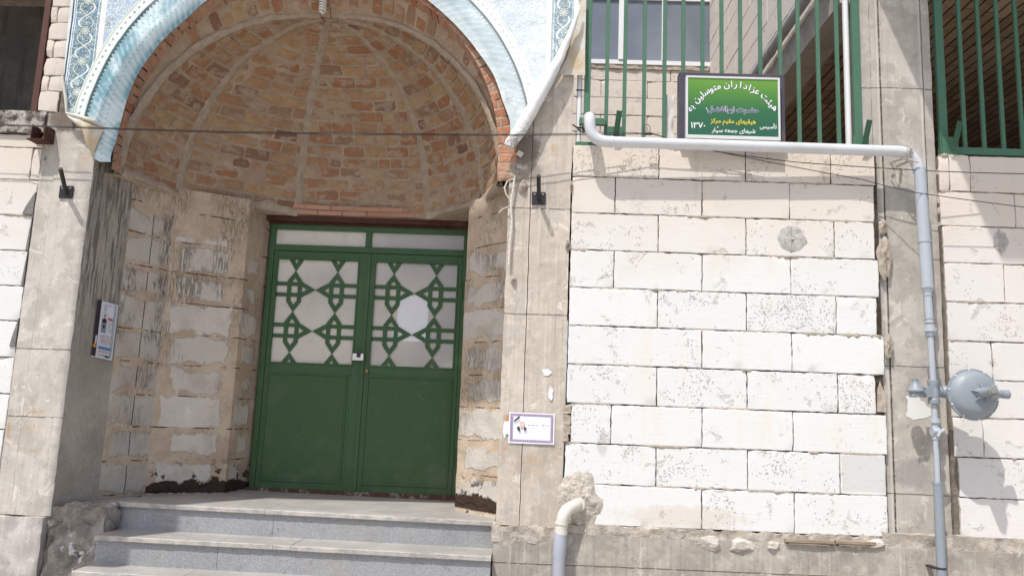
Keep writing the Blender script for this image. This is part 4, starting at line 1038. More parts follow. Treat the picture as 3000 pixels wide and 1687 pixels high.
def fn(u, v):
    a = lerp(aL, aR, u); r0 = rin(a); r1 = max(r0+.01, rout(a)); r = lerp(r0, r1, v); x = ACX+r*math.cos(a); z = ACZ+r*math.sin(a)
    tub = -.03*math.exp(-((r-r0-.10)/.09)**2)+.012
    y = BY+tub+.010*nz(x, 0, z, 3.2)+.004*nz(x, 3, z, 11)
    if x > -1.0: y += -.02*max(0, (x+.9))*max(0, 2.0-z)
    return (x, y, z)
b.grid(fn, 220, 30)
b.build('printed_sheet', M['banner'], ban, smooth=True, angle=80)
b = MB()                                                # folded corner, back of the sheet showing
A = U(168, 288, BY-.01); B_ = U(262, 326, BY-.03); Cc = U(234, 394, BY-.015); D_ = U(205, 340, BY-.005)
def fn(u, v):
    top = A.lerp(B_, u); bot = D_.lerp(Cc, u); p = top.lerp(bot, v*(.3+.7*u) if u < .4 else v); return p+Vector((0, -.012*math.sin(v*math.pi)-.006*nz(p.x, 1, p.z, 16), 0))
b.grid(fn, 14, 12); b.build('folded_corner', M['bback'], ban, smooth=True)
b = MB(); e0 = [U(x, y, BY-.012) for x, y in ((166, 285), (192, 292), (218, 300), (245, 312), (268, 325))]
b.tube(e0, [.008, .014, .016, .012, .003], 10); b.tube([U(x, y, BY-.012) for x, y in ((156, 182), (160, 215), (166, 250), (167, 287))], [.003, .010, .012, .006], 10)
b.build('rolled_edge', M['bback'], ban, smooth=True)
b = MB()
ra = [(1460, 15, .006), (1437, 80, .020), (1407, 150, .034), (1372, 215, .042), (1335, 282, .046), (1305, 332, .046), (1280, 366, .040)]
pa = []; rs = []
for i in range(len(ra)-1):
    for k in range(6):
        t = k/6; x, y, r = (lerp(ra[i][j], ra[i+1][j], t) for j in range(3)); pa.append(U(x, y, -.085+.006*nz(i+t, 3, 1, 1.3))); rs.append(r*(1+.14*nz(i+t, 7, 2, 2)))
pa.append(U(1278, 370, -.085)); rs.append(.034)
b.tube(pa, rs, 20)
for v_ in b.v: v_ += Vector((nz(v_.x, v_.y, v_.z, 22), nz(v_.z, v_.y, v_.x, 22), 0))*.006
b.build('rolled_side', M['broll'], ban, smooth=True, angle=60)
b = MB(); fl = [U((1450+x/2.5875)*.858667, y/2.5875*.858667, -.03) for x, y in ((662, -60), (685, -60), (684, 572), (480, 570), (545, 440), (610, 200))]
b.poly([p for p in fl][::-1]); b.build('loose_flap', M['bback'], ban)

# ================================================================== RAILINGS
def bar(b, x, y, z0, z1, w_=.026, d=.022): b.box(x-w_/2, x+w_/2, y-d/2, y+d/2, z0, z1)
rail = thing('green_railing', 'tall green steel bar railing above the white block wall, behind the sign', 'railing', (1.3, .04, 1.03))
xs_ = [.484, .612, .752, .897, 1.032, 1.170, 1.307, 1.442, 1.585, 1.727, 1.856, 1.997, 2.133]
for i, x in enumerate(xs_):
    b = MB(); bar(b, x, .04, 1.035, 3.2); b.build('bar', M['green_b'], rail, bevel=.002)
b = MB(); bar(b, .345, .04, 1.235, 3.2, .044, .035); b.build('post', M['green_b'], rail, bevel=.002)
b = MB(); bar(b, 2.268, .04, 1.03, 3.2, .050, .035); b.build('post', M['green_b'], rail, bevel=.002)
b = MB(); b.box(.27, 2.29, .02, .06, 1.022, 1.05); b.build('bottom_rail', M['green_b'], rail, bevel=.002)
b = MB(); b.box(.292, .478, .0, .03, 1.172, 1.222); b.build('short_rail', M['green_b'], rail, bevel=.002)
def anchor(rail_, px, py, x_, z_):
    b = MB(); b.box(x_-.055, x_+.055, .008, .014, z_-.13, z_); b.build('anchor_plate', M['green_b'], rail_, bevel=.001)
    b = MB(); Mx = Matrix.Translation((x_, -.03, z_-.11)) @ Matrix.Rotation(.32, 4, 'X') @ Matrix.Rotation(.10, 4, 'Y')
    b.box(-.019, .019, -.004, .004, 0, .20, M=Mx); b.build('strut', m_green('green_strut_paint', (.025, .085, .045), .5) if 'gs' not in M else M['gs'], rail_, bevel=.001)
anchor(rail, 1, 1, .545, 1.165); anchor(rail, 1, 1, 2.275, 1.15)
rail2 = thing('green_railing', 'shaded green steel bar railing of the open room at the right edge', 'railing', (3.4, .04, 1.05))
for i, x in enumerate([3.012, 3.146, 3.281, 3.414, 3.55, 3.69, 3.83, 3.97, 4.11, 4.25, 4.39, 4.53, 4.67, 4.81, 4.95, 5.09, 5.23]):
    b = MB(); bar(b, x, .04, 1.09, 3.2); b.build('bar', M['green_b'], rail2, bevel=.002)
b = MB(); bar(b, 2.862, .04, 1.09, 3.2, .056, .035); b.build('post', M['green_b'], rail2, bevel=.002)
b = MB(); b.box(2.83, 5.4, .02, .06, 1.04, 1.092); b.build('bottom_rail', M['green_b'], rail2, bevel=.002)
anchor(rail2, 1, 1, 2.895, 1.16)

# ================================================================== SIGN
M['sign_dark'] = m_paint('sign_housing', (.060, .052, .072), .45, .2, .4, (.20, .14, .11))
M['sign_rim'] = m_paint('sign_rim_white', (.62, .63, .61), .4, .1, .25, (.55, .48, .38))
sign = thing('lightbox_sign', 'green sign with white and yellow Persian lettering in a dark box above the pipe', 'sign', (1.33, -.08, 1.05))
b = MB(); SX0, SX1, SZ0, SZ1 = U(1708, 260, -.053).x, U(1975, 260, -.053).x, UZ(1840, 354, -.053), UZ(1840, 185, -.053)
b.box(SX0, SX1, -.0530, .022, SZ0, SZ1); b.build('housing', M['sign_dark'], sign, bevel=.004)
p0, p1, p2, p3 = [U(1950*.858667+x/6.3*.858667, 200*.858667+y/6.3*.858667, -.0930) for x, y in ((360, 150), (2085, 165), (395, 1300), (2150, 1325))]
RX0, RX1, RZ0, RZ1 = (p0.x+p2.x)/2, (p1.x+p3.x)/2, (p2.z+p3.z)/2, (p0.z+p1.z)/2
b = MB(); rim = .014
b.box(RX0, RX1, -.0860, -.0520, RZ0, RZ1)
b.box(RX0, RX0+rim, -.0940, -.0855, RZ0, RZ1); b.box(RX1-rim, RX1, -.0940, -.0855, RZ0, RZ1); b.box(RX0+rim, RX1-rim, -.0935, -.0855, RZ1-rim, RZ1); b.box(RX0+rim, RX1-rim, -.0935, -.0855, RZ0, RZ0+rim*1.8)
b.build('rim', M['sign_rim'], sign, bevel=.0015)
FX0, FX1, FZ0, FZ1 = RX0+rim, RX1-rim, RZ0+rim*1.8, RZ1-rim
g = G('sign_face'); t_ = (g.z-FZ0)/(FZ1-FZ0)
M['sign_face'] = g.out(g.ramp(t_+(g.noise(3, 3)-.5)*.12, [(0, (.024, .105, .058)), (.45, (.030, .135, .052)), (.75, (.085, .23, .035)), (1, (.145, .315, .04))]), .3, None, .5)
b = MB(); b.quad((FX0, -.0870, FZ0), (FX1, -.0870, FZ0), (FX1, -.0870, FZ1), (FX0, -.0870, FZ1)); b.build('face', M['sign_face'], sign)
AF = {'ا': '\uFE8D\uFE8E', 'أ': '\uFE83\uFE84', 'ب': '\uFE8F\uFE90\uFE91\uFE92', 'ت': '\uFE95\uFE96\uFE97\uFE98', 'ج': '\uFE9D\uFE9E\uFE9F\uFEA0', 'ح': '\uFEA1\uFEA2\uFEA3\uFEA4', 'د': '\uFEA9\uFEAA', 'ر': '\uFEAD\uFEAE', 'ز': '\uFEAF\uFEB0', 'س': '\uFEB1\uFEB2\uFEB3\uFEB4', 'ش': '\uFEB5\uFEB6\uFEB7\uFEB8', 'ض': '\uFEBD\uFEBE\uFEBF\uFEC0', 'ع': '\uFEC9\uFECA\uFECB\uFECC', 'ف': '\uFED1\uFED2\uFED3\uFED4', 'ق': '\uFED5\uFED6\uFED7\uFED8', 'ک': '\uFB8E\uFB8F\uFB90\uFB91', 'ل': '\uFEDD\uFEDE\uFEDF\uFEE0', 'م': '\uFEE1\uFEE2\uFEE3\uFEE4', 'ن': '\uFEE5\uFEE6\uFEE7\uFEE8', 'ه': '\uFEE9\uFEEA\uFEEB\uFEEC', 'و': '\uFEED\uFEEE', 'ی': '\uFBFC\uFBFD\uFBFE\uFBFF', 'ئ': '\uFE89\uFE8A\uFE8B\uFE8C'}
def shape(w_):
    out = []
    for i, ch in enumerate(w_):
        if ch not in AF: out.append(ch); continue
        f = AF[ch]; pj = i > 0 and w_[i-1] in AF and len(AF[w_[i-1]]) == 4; nj = i < len(w_)-1 and w_[i+1] in AF and len(f) == 4
        out.append(f[(1 if pj else 0)+(2 if nj else 0)])
    return ''.join(reversed(out))
def glyphs(txt):
    cu = bpy.data.curves.new('lettering', 'FONT'); cu.body = txt; cu.resolution_u = 3
    o = bpy.data.objects.new('lettering', cu); C.objects.link(o); bpy.context.view_layer.update()
    me = bpy.data.meshes.new_from_object(o.evaluated_get(bpy.context.evaluated_depsgraph_get()))
    vs_ = [(v.co.x, v.co.y) for v in me.vertices]; fs = [tuple(p.vertices) for p in me.polygons]
    bpy.data.objects.remove(o); bpy.data.curves.remove(cu); bpy.data.meshes.remove(me)
    xs = [v[0] for v in vs_]; cx = (min(xs)+max(xs))/2
    return [(x-cx, y) for x, y in vs_], fs, max(xs)-min(xs)
def put(b, txt, cx, cz, y, width=None, size=None, rot=0, fat=0, m=0, shapeit=True, n_off=6, hscale=1):
    vs_, fs, w_ = glyphs(shape(txt) if shapeit else txt); k = width/w_ if width else size
    ca, sa = math.cos(rot), math.sin(rot)
    offs = [(0, 0)]+[(fat*math.cos(2*math.pi*i/n_off), fat*math.sin(2*math.pi*i/n_off)) for i in range(n_off)] if fat else [(0, 0)]
    for j, (ox, oz) in enumerate(offs):
        n0 = len(b.v)
        for x, z in vs_:
            X_, Z_ = x*k, z*k*hscale; b.v.append(Vector((cx+X_*ca-Z_*sa+ox, y-.00006*j, cz+X_*sa+Z_*ca+oz)))
        for f in fs: b.f.append(tuple(n0+i for i in f)); b.m.append(m)
def SG(x, y):                                            # reading of the sign close-up, into its own face
    u = (x-(405+(y-170)*.024))/1685; v = (y-(170+(x-400)*.018))/1052
    return FX0+u*(FX1-FX0), FZ1-v*(FZ1-FZ0)
kx = (FX1-FX0)/1685
M['ink_w'] = m_paint('letter_white', (.80, .80, .80), .4, .05, .05); M['ink_d'] = m_paint('letter_shadow', (.05, .05, .12), .4, .05, .05); M['ink_y'] = m_paint('letter_yellow', (.72, .55, .06), .4, .05, .05); M['ink_n'] = m_paint('letter_navy', (.035, .035, .13), .4, .05, .05)
def line(words, name='lettering', halo=None, ink='ink_w', fat=.0010, hf=.0028, dxs=0):
    b = MB(); h = MB()
    for (t, x, y, kw) in words:
        cx, cz = SG(x, y)
        if halo: put(h, t, cx+dxs, cz-dxs, -.0874, fat=hf, m=0, **kw)
        put(b, t, cx, cz, -.0882, fat=fat, **kw)
    if halo: h.build(name+'_outline', M[halo], sign, weld=False)
    b.build(name, M[ink], sign, weld=False)
arcw = []
def at_arc(t, x, size=.063, dr=0):
    a = math.asin((x-1262)/860); r = 855+dr; arcw.append((t, 1262+r*math.sin(a), 1195-r*math.cos(a)+(x-1262)*.018, dict(size=size, rot=-a)))
for t, x in (('هیئت', 1905), ('عز', 1660), ('ا', 1556), ('د', 1478), ('ا', 1392), ('ر', 1300), ('ا', 1232), ('ن', 1140), ('متو', 932), ('سلین', 698), ('به', 512)): at_arc(t, x)
line(arcw, 'lettering', 'ink_d', 'ink_w', .0012, .0030, .001)
line([('حضرت ابوالفضل', 1265, 800, dict(width=950*kx, hscale=1.05))], 'lettering', 'ink_w', 'ink_n', .0013, .0034)
line([('هیقیهای مقیم مرکز', 1270, 1005, dict(width=840*kx, hscale=1.1))], 'lettering', None, 'ink_y', .0010)
line([('شبهای جمعه سیار', 1280, 1175, dict(width=810*kx, hscale=1.0)), ('\uFE7C', 985, 1150, dict(width=30*kx, shapeit=False)), ('ع', 772, 742, dict(width=26*kx))], 'lettering', None, 'ink_w', .0007)
line([('تأسیس', 1925, 1095, dict(width=310*kx))], 'lettering', None, 'ink_w', .0008)
line([('١٣٧٠', 618, 1100, dict(width=262*kx, shapeit=False))], 'lettering', None, 'ink_w', .0010)
b = MB(); a_, z_ = .905, .0
b.grid(lambda u, v: (lerp(.912, .968, u)+.006*nz(0, 0, v*5), .055-.012*nz(u*2, 1, v*4), lerp(1.05, 1.43, v)), 5, 20)
tag(b.build('plastic_sheet', m_paint('plastic_sheet', (.60, .57, .54), .5, .2, .2), smooth=True), 'crumpled pale plastic sheet tied to a bar left of the sign', 'sheet')

# ================================================================== PIPES
M['pvc'] = m_paint('grey_white_pvc', (.58, .59, .605), .38, .2, .35, (.40, .36, .31), scale=4, spec=.45)
M['gas'] = m_paint('gas_pipe_grey_paint', (.245, .275, .305), .42, .2, .25, (.36, .32, .27), scale=8, spec=.4)
M['gasp'] = m_paint('gas_pipe_pale_paint', (.40, .43, .47), .42, .2, .2, (.38, .34, .29), scale=8, spec=.4)
def bend(p, c_, q, n=8):                                 # quadratic curve
    p, c_, q = Vector(p), Vector(c_), Vector(q); return [p*(1-t)**2+c_*2*t*(1-t)+q*t*t for t in [i/n for i in range(n+1)]]
PZ = .998; PY0, PY1 = -.140, -.108
pipe = thing('gas_pipe', 'long pale grey pipe running across the wall and turning down the column', 'pipe', (2.6, -.12, -1.8))
a0 = (.365, -.02, 1.185); path = [(.355, .12, 1.190)]+bend((.355, -.06, 1.190), (.355, PY0, 1.190), (.358, PY0, 1.115), 8)+bend((.360, PY0, 1.095), (.372, PY0, PZ), (.492, PY0, PZ), 10)
b = MB(); b.tube(path, .0395, 24); b.build('elbow', M['pvc'], pipe, smooth=True)
b = MB(); b.tube([(.485, PY0, PZ), (1.2, -.129, PZ+.002), (1.9, -.117, PZ+.004), (2.46, PY1, PZ+.004)], .0375, 24)
b.tube([(.50, PY0, PZ), (.52, PY0, PZ)], .0405, 24); b.tube([(1.83, -.118, PZ+.003), (1.835, -.118, PZ+.003)], .0383, 24)
b.build('horizontal_run', M['pvc'], pipe, smooth=True)
vx = 2.618
path = bend((2.45, PY1, PZ+.004), (2.600, PY1, PZ+.004), (2.608, PY1-.002, .86), 12)
b = MB(); b.tube(path, .039, 24); b.build('elbow', M['pvc'], pipe, smooth=True)
def pz(px, py, Y=-.12): k = U(px, py, Y); return k
xs1 = lambda z: lerp(2.610, 2.640, min(1, max(0, (.86-z)/1.4)))
def seg(b, z1, z0, r, r2=None, Y=-.12): b.tube([(xs1(z1), Y, z1), (xs1(z0), Y, z0)], [r, r2 or r], 24)
zt = lambda y_: UZ(2335, y_, -.12)
z_a, z_b, z_c, z_d, z_e = zt(608), zt(722), zt(752), zt(820), zt(838)
b = MB(); seg(b, .88, z_a, .0385); seg(b, z_a+.006, z_a-.006, .0415); seg(b, z_a, z_b, .0375); seg(b, z_b+.008, z_b-.006, .040); seg(b, z_b-.006, z_b-.04, .038, .026)
seg(b, z_b-.03, z_d+.02, .0255); seg(b, zt(742)+.004, zt(742)-.004, .029); seg(b, zt(800)+.004, zt(800)-.004, .029)
b.build('upper_riser', M['gasp'], pipe, smooth=True)
b = MB(); seg(b, z_d+.01, z_d-.012, .031); 
for i, (z1_, z0_, r_) in enumerate(((z_d-.010, z_d-.036, .041), (z_d-.036, z_d-.062, .028))):
    b.lathe([(0, 0), (r_, 0), (r_, z1_-z0_), (0, z1_-z0_)], (xs1(z1_), -.12, z0_), (0, 0, 1), 8 if i == 0 else 20)
b.build('union_nut', M['gasp'], pipe, smooth=True, angle=30)
zreg = UZ(2345, 985, -.12)
b = MB(); seg(b, z_d-.055, zreg+.07, .0195); seg(b, zreg-.08, UZ(2352, 1060, -.12), .0185); b.build('riser', M['gasp'], pipe, smooth=True)
zv = UZ(2355, 1085, -.12); zs = UZ(2358, 1215, -.12)
b = MB(); seg(b, zv+.085, zv+.055, .031); seg(b, zv+.055, zv-.05, .022); 
b.lathe([(0, 0), (.030, 0), (.033, .02), (.030, .045), (0, .045)], (xs1(zv)-.024, -.12, zv), (1, 0, 0), 16)
b.lathe([(0, 0), (.018, 0), (.018, .025), (.012, .035), (0, .035)], (xs1(zv), -.14, zv), (0, -1, 0), 14)
b.tube([(xs1(zv)-.012, -.172, zv-.03), (xs1(zv)+.005, -.175, zv), (xs1(zv)+.030, -.170, zv+.012)], [.009, .011, .012], 10)
b.build('valve', M['gasp'], pipe, smooth=True, angle=35)
b = MB(); seg(b, zv-.045, zs, .0175); b.build('riser', M['gasp'], pipe, smooth=True)
b = MB(); seg(b, zs+.006, zs-.008, .030); seg(b, zs-.008, -2.5, .0285); b.build('lower_sleeve', M['gas'], pipe, smooth=True)
zc_ = UZ(2365, 1428, -.12); b = MB(); seg(b, zc_+.006, zc_-.006, .031); b.box(xs1(zc_)-.055, xs1(zc_)-.025, -.125, -.03, zc_-.006, zc_+.006); b.build('clamp', m_paint('clamp_black', (.03, .03, .03), .5), pipe, smooth=True)
# tee + relief cap + regulator body on the pipe
b = MB(); X0_ = xs1(zreg)
b.lathe([(0, 0), (.038, 0), (.038, .028), (.034, .032), (.034, .09), (.030, .10), (.036, .13), (.036, .155), (0, .155)], (X0_, -.12, zreg-.078), (0, 0, 1), 20)
b.box(X0_-.060, X0_-.01, -.150, -.09, zreg-.038, zreg+.030); b.build('tee', M['gas'], pipe, smooth=True, bevel=.006, angle=35)
rc = U(2303, 982, -.13)
b = MB(); b.lathe([(0, 0), (.038, 0), (.038, .035), (.052, .036), (.054, .044), (.050, .048), (.040, .062), (.024, .085), (.019, .098), (.019, .112), (.021, .116), (0, .118)], (rc.x, -.13, UZ(2303, 995, -.13)-.01), (0, 0, 1), 28)
b.tube([(rc.x+.03, -.13, rc.z-.01), (X0_-.05, -.122, rc.z-.015)], .016, 12); b.tube([(rc.x-.02, -.16, rc.z-.03), (rc.x-.045, -.17, rc.z-.04)], .007, 8)
b.build('relief_cap', M['gas'], pipe, smooth=True, angle=35)
reg = thing('gas_regulator', 'round blue grey gas pressure regulator mounted beside the vertical pipe', 'regulator', (2.82, -.2, -.645))
cx_, cz_ = U(2447, 992, -.235).x, U(2447, 992, -.235).z; R_ = .164
b = MB(); b.tube([(X0_+.03, -.12, zreg), (X0_+.060, -.12, zreg)], .034, 16); b.lathe([(0, 0), (.036, 0), (.042, .012), (.042, .024), (.032, .034), (0, .034)], (X0_+.045, -.135, zreg+.002), (1, -.2, 0), 16); b.tube([(X0_+.06, -.125, zreg), (cx_, -.15, cz_)], .030, 16)
b.build('inlet', M['gas'], reg, smooth=True, angle=35)
tiltv = Vector((.03, -1, .04)).normalized()
b = MB(); b.lathe([(0, -.06), (.09, -.06), (.135, -.035), (.150, -.006), (R_, -.006), (R_, .010), (.152, .011), (.146, .020), (.130, .042), (.105, .055), (.06, .064), (0, .066)], (cx_, -.235, cz_), tiltv, 56)
b.build('diaphragm_case', M['gas'], reg, smooth=True, angle=28)
ax_u = tiltv.cross(Vector((0, 0, 1))).normalized(); ax_v = ax_u.cross(tiltv)
for k in range(10):
    a = 2*math.pi*(k+.3)/10; b = MB(); o_ = Vector((cx_, -.235, cz_))+(ax_u*math.cos(a)+ax_v*math.sin(a))*.157+tiltv*.008
    b.lathe([(0, 0), (.0065, 0), (.0065, .007), (0, .008)], o_, tiltv, 6); b.build('bolt', M['sign_rim'], reg, smooth=True, angle=30)
hub = Vector((cx_, -.235, cz_))+tiltv*.05+Vector((.012, 0, .004))
hd = Vector((.06, -1, .10)).normalized()
b = MB(); b.lathe([(.05, -.01), (.038, .01), (.029, .03), (.029, .12), (.027, .126), (0, .126)], hub, hd, 24)
for k in range(5):
    a = 2*math.pi*(k+.25)/5; dr = ax_u*math.cos(a)+ax_v*math.sin(a); pr = ax_u*-math.sin(a)+ax_v*math.cos(a)
    b.prism([hub+dr*.028-pr*.003+tiltv*.05, hub+dr*.03-pr*.003-tiltv*.01, hub+dr*.085-pr*.003-tiltv*.004], pr*.006)
b.build('spring_housing', M['gas'], reg, smooth=True, angle=35)
b = MB(); b.lathe([(0, 0), (.028, 0), (.028, .012), (.019, .014), (.019, .022), (0, .022)], hub+hd*.126, hd, 8); b.build('end_cap', m_paint('cap_olive', (.22, .23, .20), .6, .3, .4), reg, smooth=True, angle=30)
b = MB(); vp = hub+hd*.10; ve = Vector((U(2535, 990, -.31).x, -.31, cz_+.006)); b.tube([vp+Vector((.01, .02, 0)), ve+Vector((-.06, 0, 0)), ve], [.026, .024, .024], 16); b.lathe([(0, 0), (.05, .01), (.034, .05), (0, .05)], hub+hd*.085, Vector((1, -.05, 0)), 12); b.lathe([(.0, 0), (.026, 0), (.028, .03), (.028, .045), (0, .045)], ve-Vector((.04, 0, 0)), (1, 0, 0), 18)
b.build('vent', M['gas'], reg, smooth=True, angle=35)
# gas pipe steel hooks at the elbow
M['zinc'] = m_paint('zinc_wire', (.45, .42, .38), .55, .3, .4, (.3, .22, .15), metal=.3)
zc3 = lambda x, y, Y=-.14: U((2250+x/4.684)*.858667, (350+y/4.684)*.858667, Y)
b = MB()
b.tube([zc3(1885, 525), zc3(1915, 430, -.17), zc3(1970, 262, -.16)], .0045, 8); b.tube([zc3(1965, 545), zc3(1960, 400, -.17), zc3(1985, 365, -.16)], .0055, 8)
b.tube([zc3(1670, 600, -.02), zc3(1890, 530), zc3(2075, 590, -.17)], .006, 8); b.tube([zc3(1755, 655, -.02), zc3(1965, 560, -.10)], .009, 8); b.tube([zc3(1680, 590, -.01), zc3(1735, 700, .02)], .006, 8); b.tube([zc3(1790, 660, -.01), zc3(1830, 700, .03)], .008, 8)
tag(b.build('pipe_hook', M['zinc'], smooth=True), 'bent wire hooks holding the pipe elbow to the column', 'hook')
# white downpipes beside the railing
for lab, px, xx, yy, z0_, z1_, r_ in (('white downpipe beside the left end of the green railing', 1449, .290, .055, 1.02, 1.56, .0185), ('white downpipe standing behind the right post of the green railing', 2134, 2.222, .09, 1.0, 3.2, .022)):
    b = MB(); b.tube([(xx, yy, z0_), (xx, yy, z1_)], r_, 18); tag(b.build('downpipe', m_paint('downpipe_white', (.74, .74, .73), .4, .1, .15), smooth=True), lab, 'pipe')
b = MB(); b.tube([(.262, .034, 1.44), (.34, .034, 1.44)], .004, 6); tag(b.build('binding_wire', m_paint('black_wire', (.02, .02, .02), .5)), 'black wire tie high on the white downpipe, just below the loose banner flap', 'wire')
b = MB(); b.tube([(.245, -.0, 1.165), (.27, .03, 1.16), (.31, .03, 1.155), (.335, .035, 1.14)], .005, 6); b.tube([(.275, .03, 1.155), (.33, .03, 1.115)], .004, 6)
tag(b.build('binding_wire', m_paint('black_wire', (.02, .02, .02), .5)), 'black wire tie round the white downpipe beside the pipe elbow', 'wire')
# drain pipe bottom
drain = thing('drain_pipe', 'grey drain pipe with a cream elbow coming out of the cement mound', 'pipe', (.25, -.1, -2.5))
M['cream'] = m_paint('cream_pvc', (.60, .57, .50), .42, .2, .35, (.42, .32, .2), scale=9)
D0 = U(1447, 1272, -.06); D1 = U(1416, 1300, -.12); 
b = MB(); b.tube([(D0.x+.03, .03, D0.z+.01), (D0.x+.005, -.055, D0.z+.004)]+bend((D0.x-.005, -.075, D0.z), (D1.x, -.135, D0.z-.01), (D1.x-.008, -.13, D1.z-.05), 8)[1:]+[(D1.x-.012, -.13, D1.z-.105)], .040, 24)
b.tube([(D1.x-.008, -.13, D1.z-.035), (D1.x-.009, -.13, D1.z-.045)], .044, 24); b.tube([(D1.x-.010, -.13, D1.z-.085), (D1.x-.011, -.13, D1.z-.105)], .0425, 24); b.tube([(D0.x+.03, -.02, D0.z+.008), (D0.x+.022, -.038, D0.z+.007)], .0445, 24)
b.build('elbow', M['cream'], drain, smooth=True, angle=35)
b = MB(); xx = D1.x-.013; b.tube([(xx, -.13, D1.z-.095), (xx-.006, -.13, D1.z-.235), (xx-.006, -.13, D1.z-.245), (xx-.010, -.13, -2.5)], [.041, .042, .039, .039], 24); b.build('pipe', m_paint('drain_grey', (.42, .45, .52), .4, .15, .3, (.5, .45, .4)), drain, smooth=True, angle=25)

# ================================================================== SMALL THINGS
M['black_metal'] = m_paint('black_steel', (.022, .020, .024), .45, .2, .4, (.12, .09, .07), spec=.4)
for (bx, by, tx, ty, Yt, lab) in ((1355, 500, 1355, 442, -.175, 'black bracket with an upright rod on the column right of the niche'), (168, 484, 152, 424, -.165, 'black bracket with a tilted rod on the column at the left')):
    p = U(bx, by, 0); q = U(tx, ty, Yt); t = thing('rod_bracket', lab, 'bracket', (p.x, 0, p.z), 'rod brackets on the columns')
    b = MB(); b.box(p.x-.048, p.x+.048, -.013, -.001, p.z-.045, p.z+.045); b.build('base_plate', M['black_metal'], t, bevel=.002)
    b = MB(); b.tube([(p.x+.003, -.008, p.z-.012), q], .0145, 16, caps=True); b.build('rod', M['black_metal'], t, smooth=True, angle=40)
    for sx in (-.028, .030):
        b = MB(); b.lathe([(0, 0), (.006, 0), (.005, .004), (0, .005)], (p.x+sx, -.013, p.z+.028), (0, -1, 0), 8); b.build('screw', M['zinc'], t)
# overhead cables
def cable(pts, r, label, n=14, sag=.0):
    pts = [Vector(p) for p in pts]; out = []
    for i in range(len(pts)-1):
        for k in range(n): t = k/n; out.append(pts[i].lerp(pts[i+1], t)-Vector((0, 0, sag*4*t*(1-t))))
    out.append(pts[-1]); b = MB(); b.tube(out, r, 8); return tag(b.build('cable', m_paint('cable_black', (.018, .016, .018), .55), smooth=True), label, 'cable')
cable([(-5.2, -.16, .992), U(560, 334, -.16), U(1250, 341, -.16), U(1640, 336, -.10)], .0032, 'black cable stretched across the niche, lower of the close pair', sag=.004)
cable([(-5.2, -.14, 1.0), U(560, 331, -.14), U(1250, 338.5, -.14), U(1560, 334, -.10)], .0026, 'thinner black cable stretched across the niche, upper of the close pair', sag=.002)
cable([U(1640, 336, -.10), U(1800, 381, -.06), U(2000, 408, -.06), U(2340, 430, -.14), U(2600, 438, -.10)], .0032, 'black cable sagging under the pale pipe towards the right edge', sag=.003)
cable([U(1640, 337, -.10), U(1825, 386, -.05), U(2170, 452, -.04), U(2300, 484, -.16), U(2600, 524, -.12)], .0028, 'lower black cable crossing the block wall below the pipe', sag=.003)
b = MB(); cc_ = U(1627, 325, -.10); b.tube([(cc_.x+.024*math.cos(a*.314), -.10, cc_.z+.033*math.sin(a*.314)) for a in range(21)], .002, 6); tag(b.build('cable_loop', M['black_metal'], smooth=True), 'thin open loop of black cable tied to the green railing', 'cable'); b = MB(); k_ = U(1551, 340, -.10); b.tube([(k_.x+.016*math.cos(a*.314), -.10, k_.z+.011*math.sin(a*.314)) for a in range(21)], .004, 6)
b.tube([U(1620, 337, -.10), U(1640, 337, -.10)], .010, 8); tag(b.build('cable_loop', M['black_metal'], smooth=True), 'small thick knot and ring of black cable beside the railing anchor', 'cable')
# rusty channel stub at the left
p0, p1 = U(83, 320, -.05), U(122, 368, -.05); b = MB(); ym = -.11
b.box(p0.x, p1.x, ym, .02, p1.z+.03, p1.z+.036); b.box(p0.x+.03, p0.x+.036, ym, .02, p1.z+.036, p0.z); b.box(p1.x-.008, p1.x, ym, .02, p1.z+.036, p0.z)
tag(b.build('steel_stub', M['rust'], bevel=.001), 'rusty steel channel stub sticking out beside the blackened ledge', 'steel bar')
M['rust_red'] = m_paint('red_oxide_steel', (.085, .032, .022), .65, .4, .35, (.30, .12, .05), scale=8)
b = MB(); b.box(-3.668, -3.624, -.004, .06, 1.146, 2.6); tag(b.build('steel_angle', M['rust_red'], bevel=.001), 'red brown steel angle edging the dark recess at top left', 'steel angle')
# ring and small square plate near the banner end
b = MB(); p = U(1308, 388, -.012); b.box(-.021, .021, -.012, .004, -.019, .019, M=Matrix.Translation(p) @ Matrix.Rotation(.5, 4, 'Y')); b.lathe([(0, 0), (.005, 0), (0, .003)], p+Vector((0, -.012, 0)), (0, -1, 0), 8)
tag(b.build('cable_clip_plate', m_paint('plastic_cream', (.60, .55, .46), .5), bevel=.002), 'small square cream plate on the column below the rolled banner', 'plate')
# rope on the column edge
zA = lambda x, y, Y=-.03: U((1450+x/2.5875)*.858667, (500+y/2.5875)*.858667, Y)
b = MB()
def rope(pts, r=.007):
    P_ = [Vector(p) for p in pts]; full = []
    for i in range(len(P_)-1):
        for k in range(12): full.append(P_[i].lerp(P_[i+1], k/12))
    full.append(P_[-1])
    for ph in (0, math.pi):
        b.tube([p+Vector((math.cos(i*.9+ph), math.sin(i*.9+ph), 0))*r*.6 for i, p in enumerate(full)], r*.75, 7)
rope([zA(150, 40), zA(140, 130), zA(122, 260), zA(130, 400), zA(112, 560), zA(106, 715)]); rope([zA(140, 60), zA(95, 80), zA(72, 130), zA(85, 180), (zA(110, 215))], .005); rope([zA(110, 270), zA(60, 290), zA(30, 320)], .004)
tag(b.build('rope', m_paint('rope_white', (.62, .57, .50), .9, .3, .4, (.35, .28, .2)), smooth=True), 'frayed pale rope hanging down the column edge right of the niche', 'rope')
b = MB()
